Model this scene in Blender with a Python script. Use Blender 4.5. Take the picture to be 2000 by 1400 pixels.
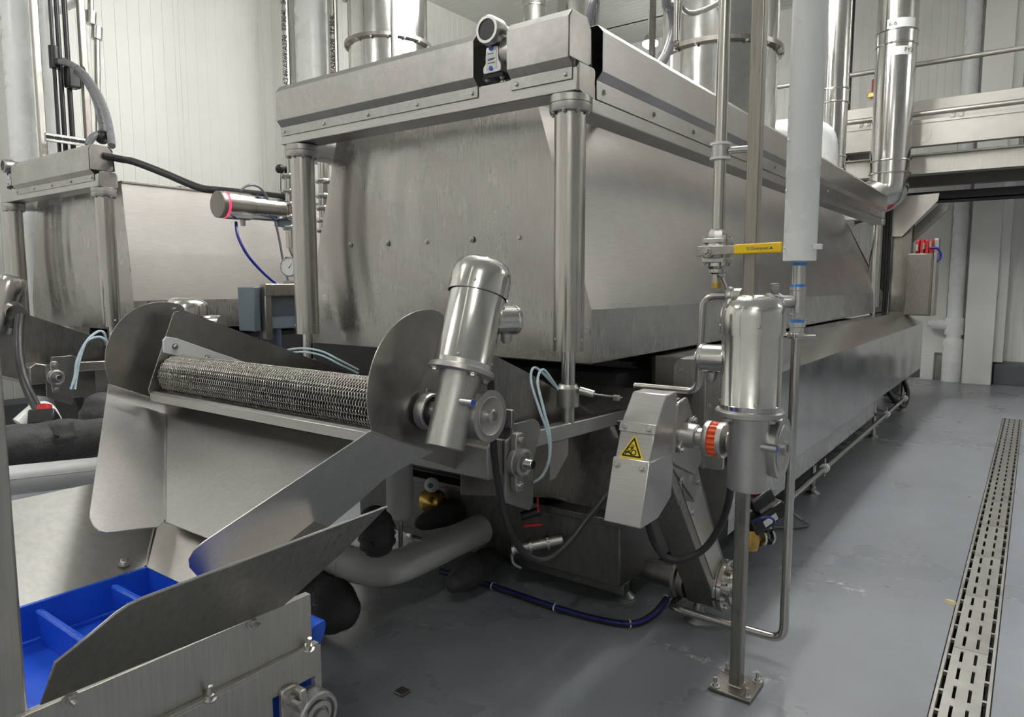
import bpy, math, random
import numpy as np
from math import sin, cos, pi, radians, sqrt
from mathutils import Vector, Matrix

random.seed(7)
for o in list(bpy.data.objects):
    bpy.data.objects.remove(o, do_unlink=True)
scene = bpy.context.scene
COL = scene.collection

# ------------------------------------------------------------------ camera
F_PX, CAM_H, YAW, PITCH = 1383.0, 1.5, radians(36.4), radians(6.05)
cam_data = bpy.data.cameras.new('camera')
cam_data.sensor_fit = 'HORIZONTAL'; cam_data.sensor_width = 36.0
cam_data.lens = F_PX / 2000.0 * 36.0
cam_data.clip_start = 0.05; cam_data.clip_end = 100
cam = bpy.data.objects.new('camera', cam_data)
cam.location = (0, 0, CAM_H)
cam.rotation_euler = (pi / 2 - PITCH, 0, YAW)
COL.objects.link(cam)
scene.camera = cam

# ------------------------------------------------------------------ world, exposure
world = bpy.data.worlds.new('world'); scene.world = world
world.use_nodes = True
world.node_tree.nodes['Background'].inputs[0].default_value = (0.75, 0.8, 0.85, 1)
world.node_tree.nodes['Background'].inputs[1].default_value = 0.05
scene.view_settings.view_transform = 'Standard'
scene.view_settings.look = 'None'
scene.view_settings.gamma = 1.0
scene.view_settings.use_curve_mapping = False
scene.view_settings.exposure = 0.6
LED_STRENGTH = 62.0
# rows of ceiling strip lights: x of the row, list of y centres
LED_ROWS = [(-2.17, [3.5, 5.25, 8.3]), (-4.4, [5.2, 7.3]), (-5.6, [-1.4]), (5.2, [10.0]), (2.0, [-3.4])]
LED_HALF = 0.9
LED_Z = 5.55

# room extents
X_LEFT, X_RIGHT, Y_FRONT, Y_BACK, Z_CEIL = -8.4, 8.0, -5.0, 12.95, 6.15

# sight-line helper: the point where the photo's pixel meets a plane x=, y= or z=
_fw = np.array([-sin(YAW) * cos(PITCH), cos(YAW) * cos(PITCH), -sin(PITCH)])
_rt = np.array([cos(YAW), sin(YAW), 0.0]); _up = np.cross(_rt, _fw)
_C = np.array([0, 0, CAM_H])
def at(u, v, **k):
    d = _fw * F_PX + _rt * (u - 1000) - _up * (v - 700)
    a = 'xyz'.index(list(k)[0])
    return Vector(_C + d * ((list(k.values())[0] - _C[a]) / d[a]))

# ------------------------------------------------------------------ materials
MATS = {}
def _nt(name):
    m = bpy.data.materials.new(name); m.use_nodes = True
    nt = m.node_tree
    return m, nt, nt.nodes['Principled BSDF']
def _noise(nt, scale, mapping_scale=(1, 1, 1), detail=3, coord='Object', rough=0.55):
    tc = nt.nodes.new('ShaderNodeTexCoord'); mp = nt.nodes.new('ShaderNodeMapping')
    mp.inputs['Scale'].default_value = mapping_scale
    n = nt.nodes.new('ShaderNodeTexNoise'); n.inputs['Scale'].default_value = scale
    n.inputs['Detail'].default_value = detail; n.inputs['Roughness'].default_value = rough
    nt.links.new(tc.outputs[coord], mp.inputs[0]); nt.links.new(mp.outputs[0], n.inputs[0])
    return n
def _map(nt, sock, a, b, lo=0.3, hi=0.7):
    r = nt.nodes.new('ShaderNodeMapRange'); r.inputs['From Min'].default_value = lo; r.inputs['From Max'].default_value = hi
    r.inputs['To Min'].default_value = a; r.inputs['To Max'].default_value = b
    nt.links.new(sock, r.inputs['Value']); return r.outputs[0]
def _mixc(nt, fac, c1, c2):
    m = nt.nodes.new('ShaderNodeMix'); m.data_type = 'RGBA'
    for i, c in ((6, c1), (7, c2)):
        if isinstance(c, tuple): m.inputs[i].default_value = (*c, 1)
        else: nt.links.new(c, m.inputs[i])
    nt.links.new(fac, m.inputs[0]) if not isinstance(fac, float) else setattr(m.inputs[0], 'default_value', fac)
    return m.outputs[2]
def _add(nt, a, b, op='ADD'):
    m = nt.nodes.new('ShaderNodeMath'); m.operation = op
    for i, s in ((0, a), (1, b)):
        if isinstance(s, (int, float)): m.inputs[i].default_value = s
        else: nt.links.new(s, m.inputs[i])
    return m.outputs[0]
def _bump(nt, bsdf, sock, strength, dist=0.002):
    b = nt.nodes.new('ShaderNodeBump'); b.inputs['Strength'].default_value = strength; b.inputs['Distance'].default_value = dist
    nt.links.new(sock, b.inputs['Height']); nt.links.new(b.outputs[0], bsdf.inputs['Normal'])

def steel(name, col=(0.60, 0.585, 0.56), rough=0.27, grain=(1, 1, 1), gscale=40, var=0.10, smudge=0.12, bump=0.03, speck=0.0, wave=0.0, metal=1.0):
    m, nt, b = _nt(name); MATS[name] = m
    g = _noise(nt, gscale, grain, 4)
    s = _noise(nt, 2.3, (1, 1, 1), 4)
    dark = tuple(c * (1 - var) * 0.93 for c in col); lite = tuple(min(1, c * (1 + var)) for c in col)
    c1 = _mixc(nt, _map(nt, g.outputs[0], 0, 1), dark, lite)
    c2 = _mixc(nt, _map(nt, s.outputs[0], 0, 0.55, 0.45, 0.75), c1, tuple(c * f for c, f in zip(col, (0.80, 0.78, 0.75))))
    r = _add(nt, _map(nt, s.outputs[0], rough - smudge * .5, rough + smudge), _map(nt, g.outputs[0], -0.3*var, 0.35*var))
    if speck > 0:
        v = nt.nodes.new('ShaderNodeTexVoronoi'); v.inputs['Scale'].default_value = 95
        tc = nt.nodes.new('ShaderNodeTexCoord'); nt.links.new(tc.outputs['Object'], v.inputs['Vector'])
        big = _noise(nt, 3.1, (1, 1, 1), 2)
        gate = _add(nt, _map(nt, v.outputs['Distance'], 1, 0, 0.08, 0.26), _map(nt, big.outputs[0], 0, 1, 0.42, 0.62), 'MULTIPLY')
        c2 = _mixc(nt, _add(nt, gate, speck, 'MULTIPLY'), c2, (0.80, 0.79, 0.77))
        r = _add(nt, r, _add(nt, gate, 0.3 * speck, 'MULTIPLY'))
    nt.links.new(c2, b.inputs['Base Color']); nt.links.new(r, b.inputs['Roughness'])
    b.inputs['Metallic'].default_value = metal
    h = _add(nt, g.outputs[0], bump, 'MULTIPLY')
    if wave > 0:
        w = _noise(nt, 2.0, (1, 1, 0.6), 1)
        h = _add(nt, h, _add(nt, w.outputs[0], wave, 'MULTIPLY'))
    _bump(nt, b, h, 1.0, 0.02)
    return m
def plain(name, col, rough=0.5, metal=0.0, var=0.06, nscale=14, bump=0.0, spec=0.5, trans=0.0):
    m, nt, b = _nt(name); MATS[name] = m
    n = _noise(nt, nscale, (1, 1, 1), 4)
    c = _mixc(nt, _map(nt, n.outputs[0], 0, 1), tuple(max(0, x * (1 - var)) for x in col), tuple(min(1, x * (1 + var)) for x in col))
    nt.links.new(c, b.inputs['Base Color'])
    nt.links.new(_map(nt, n.outputs[0], max(0.03, rough - 0.05), min(1, rough + 0.07)), b.inputs['Roughness'])
    b.inputs['Metallic'].default_value = metal
    b.inputs['Specular IOR Level'].default_value = spec
    if trans: b.inputs['Transmission Weight'].default_value = trans
    if bump: _bump(nt, b, n.outputs[0], 1.0, bump)
    return m
def emit(name, col, strength):
    m, nt, b = _nt(name); MATS[name] = m
    b.inputs['Base Color'].default_value = (*col, 1)
    b.inputs['Emission Color'].default_value = (*col, 1); b.inputs['Emission Strength'].default_value = strength
    return m

steel('steel_panel', (0.480, 0.468, 0.452), 0.25, (6, 6, 0.35), 30, 0.04, 0.10, 0.0003, speck=0.4)
steel('steel_cap', (0.480, 0.472, 0.459), 0.33, (1, 1, 1), 26, 0.05, 0.10, 0.0004, speck=0.8)
steel('steel_side', (0.542, 0.529, 0.516), 0.30, (6, 0.4, 6), 24, 0.03, 0.05, 0.0002)
steel('steel_skirt', (0.558, 0.549, 0.535), 0.26, (9, 9, 0.5), 22, 0.14, 0.08, 0.0006)
steel('steel_box', (0.60, 0.60, 0.605), 0.17, (7, 7, 0.35), 22, 0.10, 0.08, 0.0003)
steel('steel_brushed_x', (0.546, 0.537, 0.528), 0.32, (0.3, 8, 8), 40, 0.05, 0.06, 0.0004)
steel('steel_brushed_y', (0.533, 0.525, 0.507), 0.32, (8, 0.3, 8), 40, 0.05, 0.06, 0.0004)
steel('steel_chute', (0.568, 0.563, 0.555), 0.36, (2.5, 2.5, 2.5), 30, 0.04, 0.06, 0.0004)
steel('steel_plate', (0.429, 0.413, 0.390), 0.32, (1, 1, 1), 18, 0.06, 0.10, 0.0004)
steel('steel_worn_shade', (0.302, 0.284, 0.259), 0.34, (5, 5, 1.0), 14, 0.14, 0.10, 0.001)  # worn steel, and shade painted on guard sheet and leg casing
steel('steel_polished', (0.68, 0.67, 0.655), 0.13, (1, 1, 1), 20, 0.03, 0.05, 0.0002)
steel('steel_tube', (0.558, 0.540, 0.513), 0.20, (8, 8, 0.3), 30, 0.06, 0.05, 0.0002)
steel('steel_cast', (0.528, 0.519, 0.502), 0.38, (1, 1, 1), 120, 0.04, 0.06, 0.001)
steel('steel_post', (0.352, 0.332, 0.300), 0.30, (14, 14, 0.25), 22, 0.16, 0.08, 0.001)
steel('steel_wire', (0.62, 0.60, 0.56), 0.25, (1, 1, 1), 10, 0.05, 0.05, 0.0)
steel('steel_frame_light', (0.563, 0.546, 0.510), 0.38, (8, 8, 0.4), 16, 0.05, 0.06, 0.0005)
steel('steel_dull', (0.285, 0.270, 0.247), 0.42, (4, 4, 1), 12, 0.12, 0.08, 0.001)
steel('steel_matte', (0.56, 0.54, 0.515), 0.46, (6, 0.4, 6), 24, 0.03, 0.05, 0.0002)
steel('steel_guard', (0.50, 0.495, 0.48), 0.42, (2, 2, 2), 24, 0.04, 0.06, 0.0003)
steel('steel_sump_shade', (0.17, 0.165, 0.16), 0.45, (4, 4, 1), 12, 0.15, 0.08, 0.001)  # stained steel, colour taken darker for the shade under the hood
steel('steel_grate', (0.66, 0.65, 0.62), 0.40, (1, 1, 1), 9, 0.08, 0.10, 0.0005)
steel('galvanised', (0.60, 0.60, 0.585), 0.30, (1, 1, 1), 7, 0.06, 0.10, 0.0003)
plain('mezz_paint', (0.50, 0.485, 0.45), 0.42, 0.75, 0.06, 9)
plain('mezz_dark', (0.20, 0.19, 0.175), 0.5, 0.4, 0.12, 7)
plain('wall_white', (0.80, 0.80, 0.765), 0.42, 0, 0.015, 3)
plain('wall_far', (0.84, 0.845, 0.82), 0.45, 0, 0.02, 3)
plain('ceiling_white', (0.74, 0.75, 0.71), 0.5, 0, 0.015, 3)
plain('wall_grey', (0.48, 0.485, 0.48), 0.5, 0, 0.03, 3)
plain('kerb_grey', (0.11, 0.12, 0.135), 0.4, 0, 0.1, 8)
plain('pvc_white', (0.86, 0.88, 0.875), 0.28, 0, 0.02, 5)
plain('pvc_grey', (0.55, 0.555, 0.56), 0.35, 0, 0.03, 6)
plain('jacket_grey', (0.48, 0.475, 0.46), 0.42, 0, 0.04, 5)
plain('white_plastic', (0.78, 0.80, 0.81), 0.35, 0, 0.02, 6)
plain('black_rubber', (0.018, 0.018, 0.02), 0.42, 0, 0.2, 20)
plain('black_plastic', (0.012, 0.012, 0.014), 0.35, 0, 0.2, 20)
plain('black_fabric', (0.045, 0.045, 0.047), 0.62, 0, 0.25, 9, bump=0.02)
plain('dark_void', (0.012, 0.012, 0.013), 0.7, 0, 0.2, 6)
plain('blue_belt', (0.015, 0.095, 0.62), 0.30, 0, 0.06, 8)
plain('blue_plastic', (0.02, 0.09, 0.55), 0.3, 0, 0.05, 8)
plain('blue_tape', (0.05, 0.25, 0.75), 0.45, 0, 0.1, 30)
plain('blue_hose', (0.012, 0.02, 0.25), 0.3, 0, 0.1, 20)
plain('pale_blue_tube', (0.55, 0.70, 0.78), 0.25, 0, 0.04, 20)
plain('grey_hose', (0.16, 0.165, 0.18), 0.3, 0, 0.1, 15)
plain('grey_enclosure', (0.13, 0.165, 0.20), 0.4, 0, 0.06, 8)
plain('blue_grey', (0.06, 0.075, 0.12), 0.4, 0, 0.06, 8)
plain('yellow', (0.90, 0.60, 0.01), 0.32, 0, 0.03, 10)
plain('label_yellow', (0.95, 0.70, 0.015), 0.35, 0, 0.02, 10)
plain('orange', (0.85, 0.10, 0.02), 0.38, 0, 0.05, 14)
plain('red', (0.55, 0.02, 0.025), 0.35, 0, 0.06, 12)
plain('brass', (0.55, 0.36, 0.10), 0.28, 1.0, 0.08, 20)
plain('ink', (0.01, 0.01, 0.01), 0.5, 0, 0.0, 5)
plain('ink_navy', (0.02, 0.03, 0.18), 0.4, 0, 0.0, 5)
plain('sticker', (0.72, 0.73, 0.72), 0.4, 0, 0.02, 12)
plain('potato', (0.72, 0.60, 0.30), 0.6, 0, 0.15, 30)
plain('green', (0.01, 0.16, 0.10), 0.4, 0, 0.1, 10)
plain('glass_dial', (0.75, 0.76, 0.76), 0.2, 0, 0.01, 5)
emit('led_white', (1.0, 0.985, 0.95), LED_STRENGTH)
emit('led_lamp', (1.0, 1.0, 1.0), 12.0)
emit('led_red', (1.0, 0.03, 0.10), 1.1)

def floor_material():
    m, nt, b = _nt('floor_epoxy'); MATS['floor_epoxy'] = m
    big = _noise(nt, 0.55, (1, 1, 1), 4); mid = _noise(nt, 4.0, (1, 1, 1), 5); fine = _noise(nt, 160.0, (1, 1, 1), 2)
    c = _mixc(nt, _map(nt, big.outputs[0], 0, 1, 0.35, 0.65), (0.225, 0.243, 0.270), (0.285, 0.305, 0.335))
    c = _mixc(nt, _map(nt, mid.outputs[0], 0, 0.22, 0.3, 0.8), c, (0.155, 0.168, 0.188))
    nt.links.new(c, b.inputs['Base Color'])
    r = _add(nt, _map(nt, big.outputs[0], 0.22, 0.42, 0.35, 0.65), _map(nt, mid.outputs[0], -0.03, 0.04))
    nt.links.new(r, b.inputs['Roughness'])
    h = _add(nt, _add(nt, fine.outputs[0], 0.035, 'MULTIPLY'), _add(nt, mid.outputs[0], 0.03, 'MULTIPLY'))
    _bump(nt, b, h, 1.0, 0.012)
floor_material()
# residue marks on the floor: chalky scale left by dried wash water
def residue_material():
    m, nt, b = _nt('scale_residue'); MATS['scale_residue'] = m
    n = _noise(nt, 22, (1, 1, 1), 5); 
    b.inputs['Base Color'].default_value = (0.62, 0.63, 0.64, 1); b.inputs['Roughness'].default_value = 0.55
    nt.links.new(_map(nt, n.outputs[0], 0.0, 0.8, 0.50, 0.66), b.inputs['Alpha'])
residue_material()

# ------------------------------------------------------------------ mesh builder
def _basis(d):
    d = Vector(d).normalized()
    a = Vector((0, 0, 1)) if abs(d.z) < 0.9 else Vector((1, 0, 0))
    x = a.cross(d).normalized(); y = d.cross(x)
    return x, y, d
class MB:
    def __init__(s): s.v = []; s.f = []
    def add(s, vs, fs):
        n = len(s.v); s.v += [tuple(p) for p in vs]; s.f += [tuple(i + n for i in f) for f in fs]; return s
    def box(s, lo, hi):
        (a, b, c), (d, e, f) = lo, hi
        return s.add([(a,b,c),(d,b,c),(d,e,c),(a,e,c),(a,b,f),(d,b,f),(d,e,f),(a,e,f)],
                     [(0,3,2,1),(4,5,6,7),(0,1,5,4),(1,2,6,5),(2,3,7,6),(3,0,4,7)])
    def hexa(s, p):   # eight corners: bottom loop then top loop
        return s.add(p, [(0,3,2,1),(4,5,6,7),(0,1,5,4),(1,2,6,5),(2,3,7,6),(3,0,4,7)])
    def prism(s, poly, axis, a, b):
        def P(q, t): return {'x': (t, q[0], q[1]), 'y': (q[0], t, q[1]), 'z': (q[0], q[1], t)}[axis]
        n = len(poly)
        area = sum(poly[i][0]*poly[(i+1)%n][1]-poly[(i+1)%n][0]*poly[i][1] for i in range(n))
        if (area < 0) != (axis == 'y'): poly = poly[::-1]
        if a > b: a, b = b, a
        vs = [P(q, a) for q in poly] + [P(q, b) for q in poly]
        fs = [tuple(range(n))[::-1], tuple(range(n, 2*n))] + [(i, (i+1)%n, n+(i+1)%n, n+i) for i in range(n)]
        return s.add(vs, fs)
    def plate(s, pts, th):    # planar polygon thickened along its normal (centred)
        P = [Vector(p) for p in pts]; n = len(P)
        nr = Vector((0,0,0))
        for i in range(n): nr += (P[i]-P[0]).cross(P[(i+1)%n]-P[0])
        nr.normalize(); h = nr * th * .5
        vs = [p - h for p in P] + [p + h for p in P]
        fs = [tuple(range(n))[::-1], tuple(range(n, 2*n))] + [(i, (i+1)%n, n+(i+1)%n, n+i) for i in range(n)]
        return s.add(vs, fs)
    def cyl(s, p0, p1, r0, r1=None, n=24):
        r1 = r0 if r1 is None else r1
        p0, p1 = Vector(p0), Vector(p1); L = (p1-p0).length
        return s.lathe([(0,0),(r0,0),(r1,L),(0,L)], p0, p1-p0, n)
    def lathe(s, prof, o, d, n=28):
        x, y, d = _basis(d); o = Vector(o); vs = []; fs = []; idx = []
        for r, h in prof:
            if r < 1e-6: idx.append([len(vs)]); vs.append(o + d*h)
            else:
                idx.append(list(range(len(vs), len(vs)+n)))
                vs += [o + d*h + (x*cos(2*pi*k/n) + y*sin(2*pi*k/n))*r for k in range(n)]
        for A, B in zip(idx[:-1], idx[1:]):
            for k in range(n):
                k2 = (k+1) % n
                if len(A) == 1 and len(B) == 1: continue
                if len(A) == 1: fs.append((A[0], B[k2], B[k]))
                elif len(B) == 1: fs.append((A[k], A[k2], B[0]))
                else: fs.append((A[k], A[k2], B[k2], B[k]))
        return s.add(vs, fs)
    def sweep(s, path, r, n=12, cap=True):
        P = [Vector(p) for p in path]; vs = []; fs = []
        t0 = (P[1]-P[0]).normalized(); x, y, _ = _basis(t0)
        for i, p in enumerate(P):
            t = ((P[min(i+1, len(P)-1)] - P[max(i-1, 0)])).normalized()
            x = (x - t*x.dot(t)).normalized(); y = t.cross(x)
            rr = r[i] if isinstance(r, (list, tuple)) else r
            vs += [p + (x*cos(2*pi*k/n) + y*sin(2*pi*k/n))*rr for k in range(n)]
        for i in range(len(P)-1):
            for k in range(n):
                k2 = (k+1) % n
                fs.append((i*n+k, i*n+k2, (i+1)*n+k2, (i+1)*n+k))
        if cap: fs += [tuple(range(n))[::-1], tuple(range((len(P)-1)*n, len(P)*n))]
        return s.add(vs, fs)
    def grid(s, fn, nu, nv, th=0.0):     # surface patch fn(u,v); thickened by duplicating along +th vector
        vs = [Vector(fn(i/nu, j/nv)) for j in range(nv+1) for i in range(nu+1)]
        fs = [(j*(nu+1)+i, j*(nu+1)+i+1, (j+1)*(nu+1)+i+1, (j+1)*(nu+1)+i) for j in range(nv) for i in range(nu)]
        if th:
            n = len(vs); t = Vector(th)
            vs2 = [v + t for v in vs]
            fs2 = [tuple(i + n for i in f[::-1]) for f in fs]
            W = nu+1; ring = [i for i in range(W)] + [j*W+nu for j in range(1, nv+1)] + [nv*W+i for i in range(nu-1, -1, -1)] + [j*W for j in range(nv-1, 0, -1)]
            side = [(ring[(k+1) % len(ring)], ring[k], ring[k]+n, ring[(k+1) % len(ring)]+n) for k in range(len(ring))]
            return s.add(vs + vs2, fs + fs2 + side)
        return s.add(vs, fs)
    def sphere(s, c, r, n=16):
        m = n//2
        return s.lathe([(r*sin(pi*i/m) if 0 < i < m else 0, -r*cos(pi*i/m)) for i in range(m+1)], c, (0,0,1), n)

def smooth_path(pts, n=8):
    P = [Vector(p) for p in pts]; out = []
    for i in range(len(P)-1):
        p0 = P[max(i-1, 0)]; p1 = P[i]; p2 = P[i+1]; p3 = P[min(i+2, len(P)-1)]
        for k in range(n):
            t = k/n
            out.append(0.5*((2*p1) + (p2-p0)*t + (2*p0-5*p1+4*p2-p3)*t*t + (3*p1-p0-3*p2+p3)*t*t*t))
    out.append(P[-1]); return out
def bend_path(pts, rad, n=7):    # straight runs joined by circular elbows
    P = [Vector(p) for p in pts]; out = [P[0]]
    for i in range(1, len(P)-1):
        a = (P[i-1]-P[i]).normalized(); b = (P[i+1]-P[i]).normalized()
        ang = a.angle(b); t = min(rad/max(math.tan(ang/2), .05), (P[i-1]-P[i]).length*.49, (P[i+1]-P[i]).length*.49)
        p, q = P[i]+a*t, P[i]+b*t
        for k in range(n+1):
            u = k/n; out.append(p*(1-u)**2 + P[i]*2*u*(1-u) + q*u*u)
    out.append(P[-1]); return out
def arc(cx, cy, r, a0, a1, n):
    return [(cx + r*cos(radians(a0+(a1-a0)*i/n)), cy + r*sin(radians(a0+(a1-a0)*i/n))) for i in range(n+1)]
def rounded(poly, rad, n=4):
    out = []; N = len(poly)
    for i in range(N):
        p = Vector(poly[i]); a = Vector(poly[i-1])-p; b = Vector(poly[(i+1) % N])-p
        r = rad[i] if isinstance(rad, (list, tuple)) else rad
        if r <= 0: out.append(tuple(p)); continue
        t = min(r, a.length*.45, b.length*.45); q0 = p+a.normalized()*t; q1 = p+b.normalized()*t
        for k in range(n+1):
            u = k/n; v = q0*(1-u)**2 + p*2*u*(1-u) + q1*u*u; out.append(tuple(v))
    return out

# ------------------------------------------------------------------ objects
ROOT = {}
def thing(name, label, cat, loc=(0, 0, 0), group=None):
    o = bpy.data.objects.new(name, None); o.empty_display_size = 0.1
    COL.objects.link(o); o.location = loc; o['label'] = label; o['category'] = cat
    if group: o['group'] = group
    ROOT[o.name] = Vector(loc); return o
def tag(o, label, cat, group=None):
    o['label'] = label; o['category'] = cat
    if group: o['group'] = group
    return o
def obj(name, mb, mat, parent=None, bevel=0.0, ang=38, label=None, kind=None, bseg=2):
    base = ROOT[parent.name] if parent else Vector((0, 0, 0))
    if parent is None:      # origin at the base of the thing
        V = np.array(mb.v); base = Vector(((V[:,0].min()+V[:,0].max())/2, (V[:,1].min()+V[:,1].max())/2, V[:,2].min()))
    me = bpy.data.meshes.new(name)
    me.from_pydata([(x-base.x, y-base.y, z-base.z) for x, y, z in mb.v], [], mb.f)
    me.polygons.foreach_set('use_smooth', [True]*len(me.polygons))
    me.set_sharp_from_angle(angle=radians(ang))
    me.materials.append(MATS[mat]); me.update()
    o = bpy.data.objects.new(name, me); COL.objects.link(o)
    if parent: o.parent = parent
    else: o.location = base
    ROOT[o.name] = base
    if bevel:
        bm = o.modifiers.new('bevel', 'BEVEL'); bm.width = bevel; bm.segments = bseg; bm.limit_method = 'ANGLE'; bm.angle_limit = radians(40)
    if label: o['label'] = label
    if kind: o['kind'] = kind
    return o
def struct(name, mb, mat, parent=None, bevel=0, ang=38):
    o = obj(name, mb, mat, parent, bevel, ang)
    if parent is None: o['kind'] = 'structure'
    return o
_boltmesh = {}
def bolt(parent, pos, d, r=0.009, name='bolt', mat='steel_cast', style='hex'):
    key = (style, mat, round(r, 4))
    if key not in _boltmesh:
        mb = MB()
        if style == 'hex':
            mb.lathe([(0,0),(r*1.45,0),(r*1.45,r*.25),(0,r*.25)], (0,0,0), (0,0,1), 14)
            mb.lathe([(0,r*.2),(r,r*.2),(r,r*.95),(r*.8,r*1.1),(0,r*1.1)], (0,0,0), (0,0,1), 6)
        elif style == 'stud':
            mb.lathe([(0,0),(r*1.6,0),(r*1.6,r*.3),(0,r*.3)], (0,0,0), (0,0,1), 14)
            mb.lathe([(0,r*.3),(r,r*.3),(r,r*1.2),(0,r*1.2)], (0,0,0), (0,0,1), 6)
            mb.lathe([(0,r*1.2),(r*.55,r*1.2),(r*.55,r*3.2),(0,r*3.2)], (0,0,0), (0,0,1), 10)
        else:
            mb.lathe([(r,0),(r*.95,r*.35),(r*.6,r*.62),(0,r*.72)], (0,0,0), (0,0,1), 14)
        me = bpy.data.meshes.new(name); me.from_pydata(mb.v, [], mb.f)
        me.polygons.foreach_set('use_smooth', [True]*len(me.polygons)); me.set_sharp_from_angle(angle=radians(35))
        me.materials.append(MATS[mat]); _boltmesh[key] = me
    o = bpy.data.objects.new(name, _boltmesh[key]); COL.objects.link(o)
    o.parent = parent; o.location = Vector(pos) - ROOT[parent.name]
    o.rotation_euler = Vector((0,0,1)).rotation_difference(Vector(d)).to_euler()
    ROOT[o.name] = ROOT[parent.name]
    return o
def text(body, size, pos, xdir, ydir, mat, parent, name='lettering'):
    cu = bpy.data.curves.new(name, 'FONT'); cu.body = body; cu.size = size; cu.extrude = 0.0003
    cu.align_x = 'CENTER'; cu.align_y = 'CENTER'; cu.resolution_u = 3
    cu.materials.append(MATS[mat])
    tmp = bpy.data.objects.new(name, cu); COL.objects.link(tmp); bpy.context.view_layer.update()
    me = bpy.data.meshes.new_from_object(tmp); bpy.data.objects.remove(tmp, do_unlink=True)
    if not me.materials: me.materials.append(MATS[mat])
    o = bpy.data.objects.new(name, me); COL.objects.link(o); o.parent = parent
    x = Vector(xdir).normalized(); z = x.cross(Vector(ydir)).normalized(); y = z.cross(x)
    M = Matrix((x, y, z)).transposed().to_4x4(); M.translation = Vector(pos) - ROOT[parent.name]
    o.matrix_local = M; return o
def tube_thing(name, path, r, mat, label, cat, n=12, group=None):
    o = obj(name, MB().sweep(path, r, n), mat); return tag(o, label, cat, group)

# ================================================================== SETTING
DX0, DX1, DY1 = -0.215, -0.035, 9.56      # slot left open for the drain
fl = MB()
fl.box((X_LEFT, Y_FRONT, -0.25), (DX0, Y_BACK, 0)); fl.box((DX1, Y_FRONT, -0.25), (X_RIGHT, Y_BACK, 0)); fl.box((DX0, DY1, -0.25), (DX1, Y_BACK, 0))
floor = struct('floor', fl, 'floor_epoxy')

def ribbed(width, height, pitch, groove, depth, th=0.05):   # panel lying in the plane y=0, facing -y, ribs running up z
    pr = [(0, 0)]; n = int(round(width/pitch))
    for i in range(n):
        c = (i+.5)*pitch
        pr += [(c-groove, 0), (c-groove*.5, depth), (c+groove*.5, depth), (c+groove, 0)]
    pr += [(width-0.003, 0), (width-0.003, depth*1.5), (width, depth*1.5), (width, th), (0, th)]
    mb = MB()
    mb.prism(pr, 'z', 0, height)
    return mb
def panel_mesh(name, mb, mat):
    me = bpy.data.meshes.new(name); me.from_pydata(mb.v, [], mb.f); me.materials.append(MATS[mat]); return me
wl = struct('wall_left', MB().box((X_LEFT-.3, Y_FRONT, 0), (X_LEFT-.05, Y_BACK, Z_CEIL)), 'wall_white')
pm = panel_mesh('wall_panel', ribbed(1.08, Z_CEIL, 0.135, 0.007, 0.005), 'wall_white')
for i in range(17):
    y0 = -5.0 + 1.08*i
    o = bpy.data.objects.new('wall_panel', pm); COL.objects.link(o); o.parent = wl
    o.location = Vector((X_LEFT, min(y0, Y_BACK-1.08), 0)) - ROOT[wl.name]; o.rotation_euler = (0, 0, pi/2)
wb = struct('wall_back', MB().box((X_LEFT, Y_BACK+.05, 0), (X_RIGHT, Y_BACK+.3, Z_CEIL)), 'wall_far')
pm2 = panel_mesh('wall_panel', ribbed(1.08, Z_CEIL, 0.108, 0.006, 0.004), 'wall_far')
for i in range(15):
    o = bpy.data.objects.new('wall_panel', pm2); COL.objects.link(o); o.parent = wb
    o.location = Vector((X_LEFT + 1.08*i, Y_BACK, 0)) - ROOT[wb.name]
struct('wall_right', MB().box((X_RIGHT, Y_FRONT, 0), (X_RIGHT+.2, Y_BACK, Z_CEIL)), 'wall_grey')
struct('wall_front', MB().box((X_LEFT, Y_FRONT-.2, 0), (X_RIGHT, Y_FRONT, Z_CEIL)), 'wall_white')
ce = struct('ceiling', MB().box((X_LEFT, Y_FRONT, Z_CEIL+.05), (X_RIGHT, Y_BACK, Z_CEIL+.25)), 'ceiling_white')
pm3 = panel_mesh('ceiling_panel', ribbed(1.0, X_RIGHT-X_LEFT, 0.125, 0.005, 0.003), 'ceiling_white')
for i in range(18):
    o = bpy.data.objects.new('ceiling_panel', pm3); COL.objects.link(o); o.parent = ce
    # panel local: x -> world y, z -> world x, facing down
    M = Matrix(((0, 0, 1), (1, 0, 0), (0, 1, 0))).to_4x4()
    M.translation = Vector((X_LEFT, min(-5.0+i, Y_BACK-1.0), Z_CEIL)) - ROOT[ce.name]; o.matrix_local = M
struct('baseboard_back', MB().prism([(Y_BACK, 0), (Y_BACK-.24, 0), (Y_BACK-.24, .30), (Y_BACK-.16, .335), (Y_BACK, .335)], 'x', -0.44, X_RIGHT), 'kerb_grey', bevel=.008)
struct('baseboard_left', MB().prism([(X_LEFT, 0), (X_LEFT+.15, 0), (X_LEFT+.15, .28), (X_LEFT, .32)], 'y', Y_FRONT, Y_BACK), 'kerb_grey')

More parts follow.
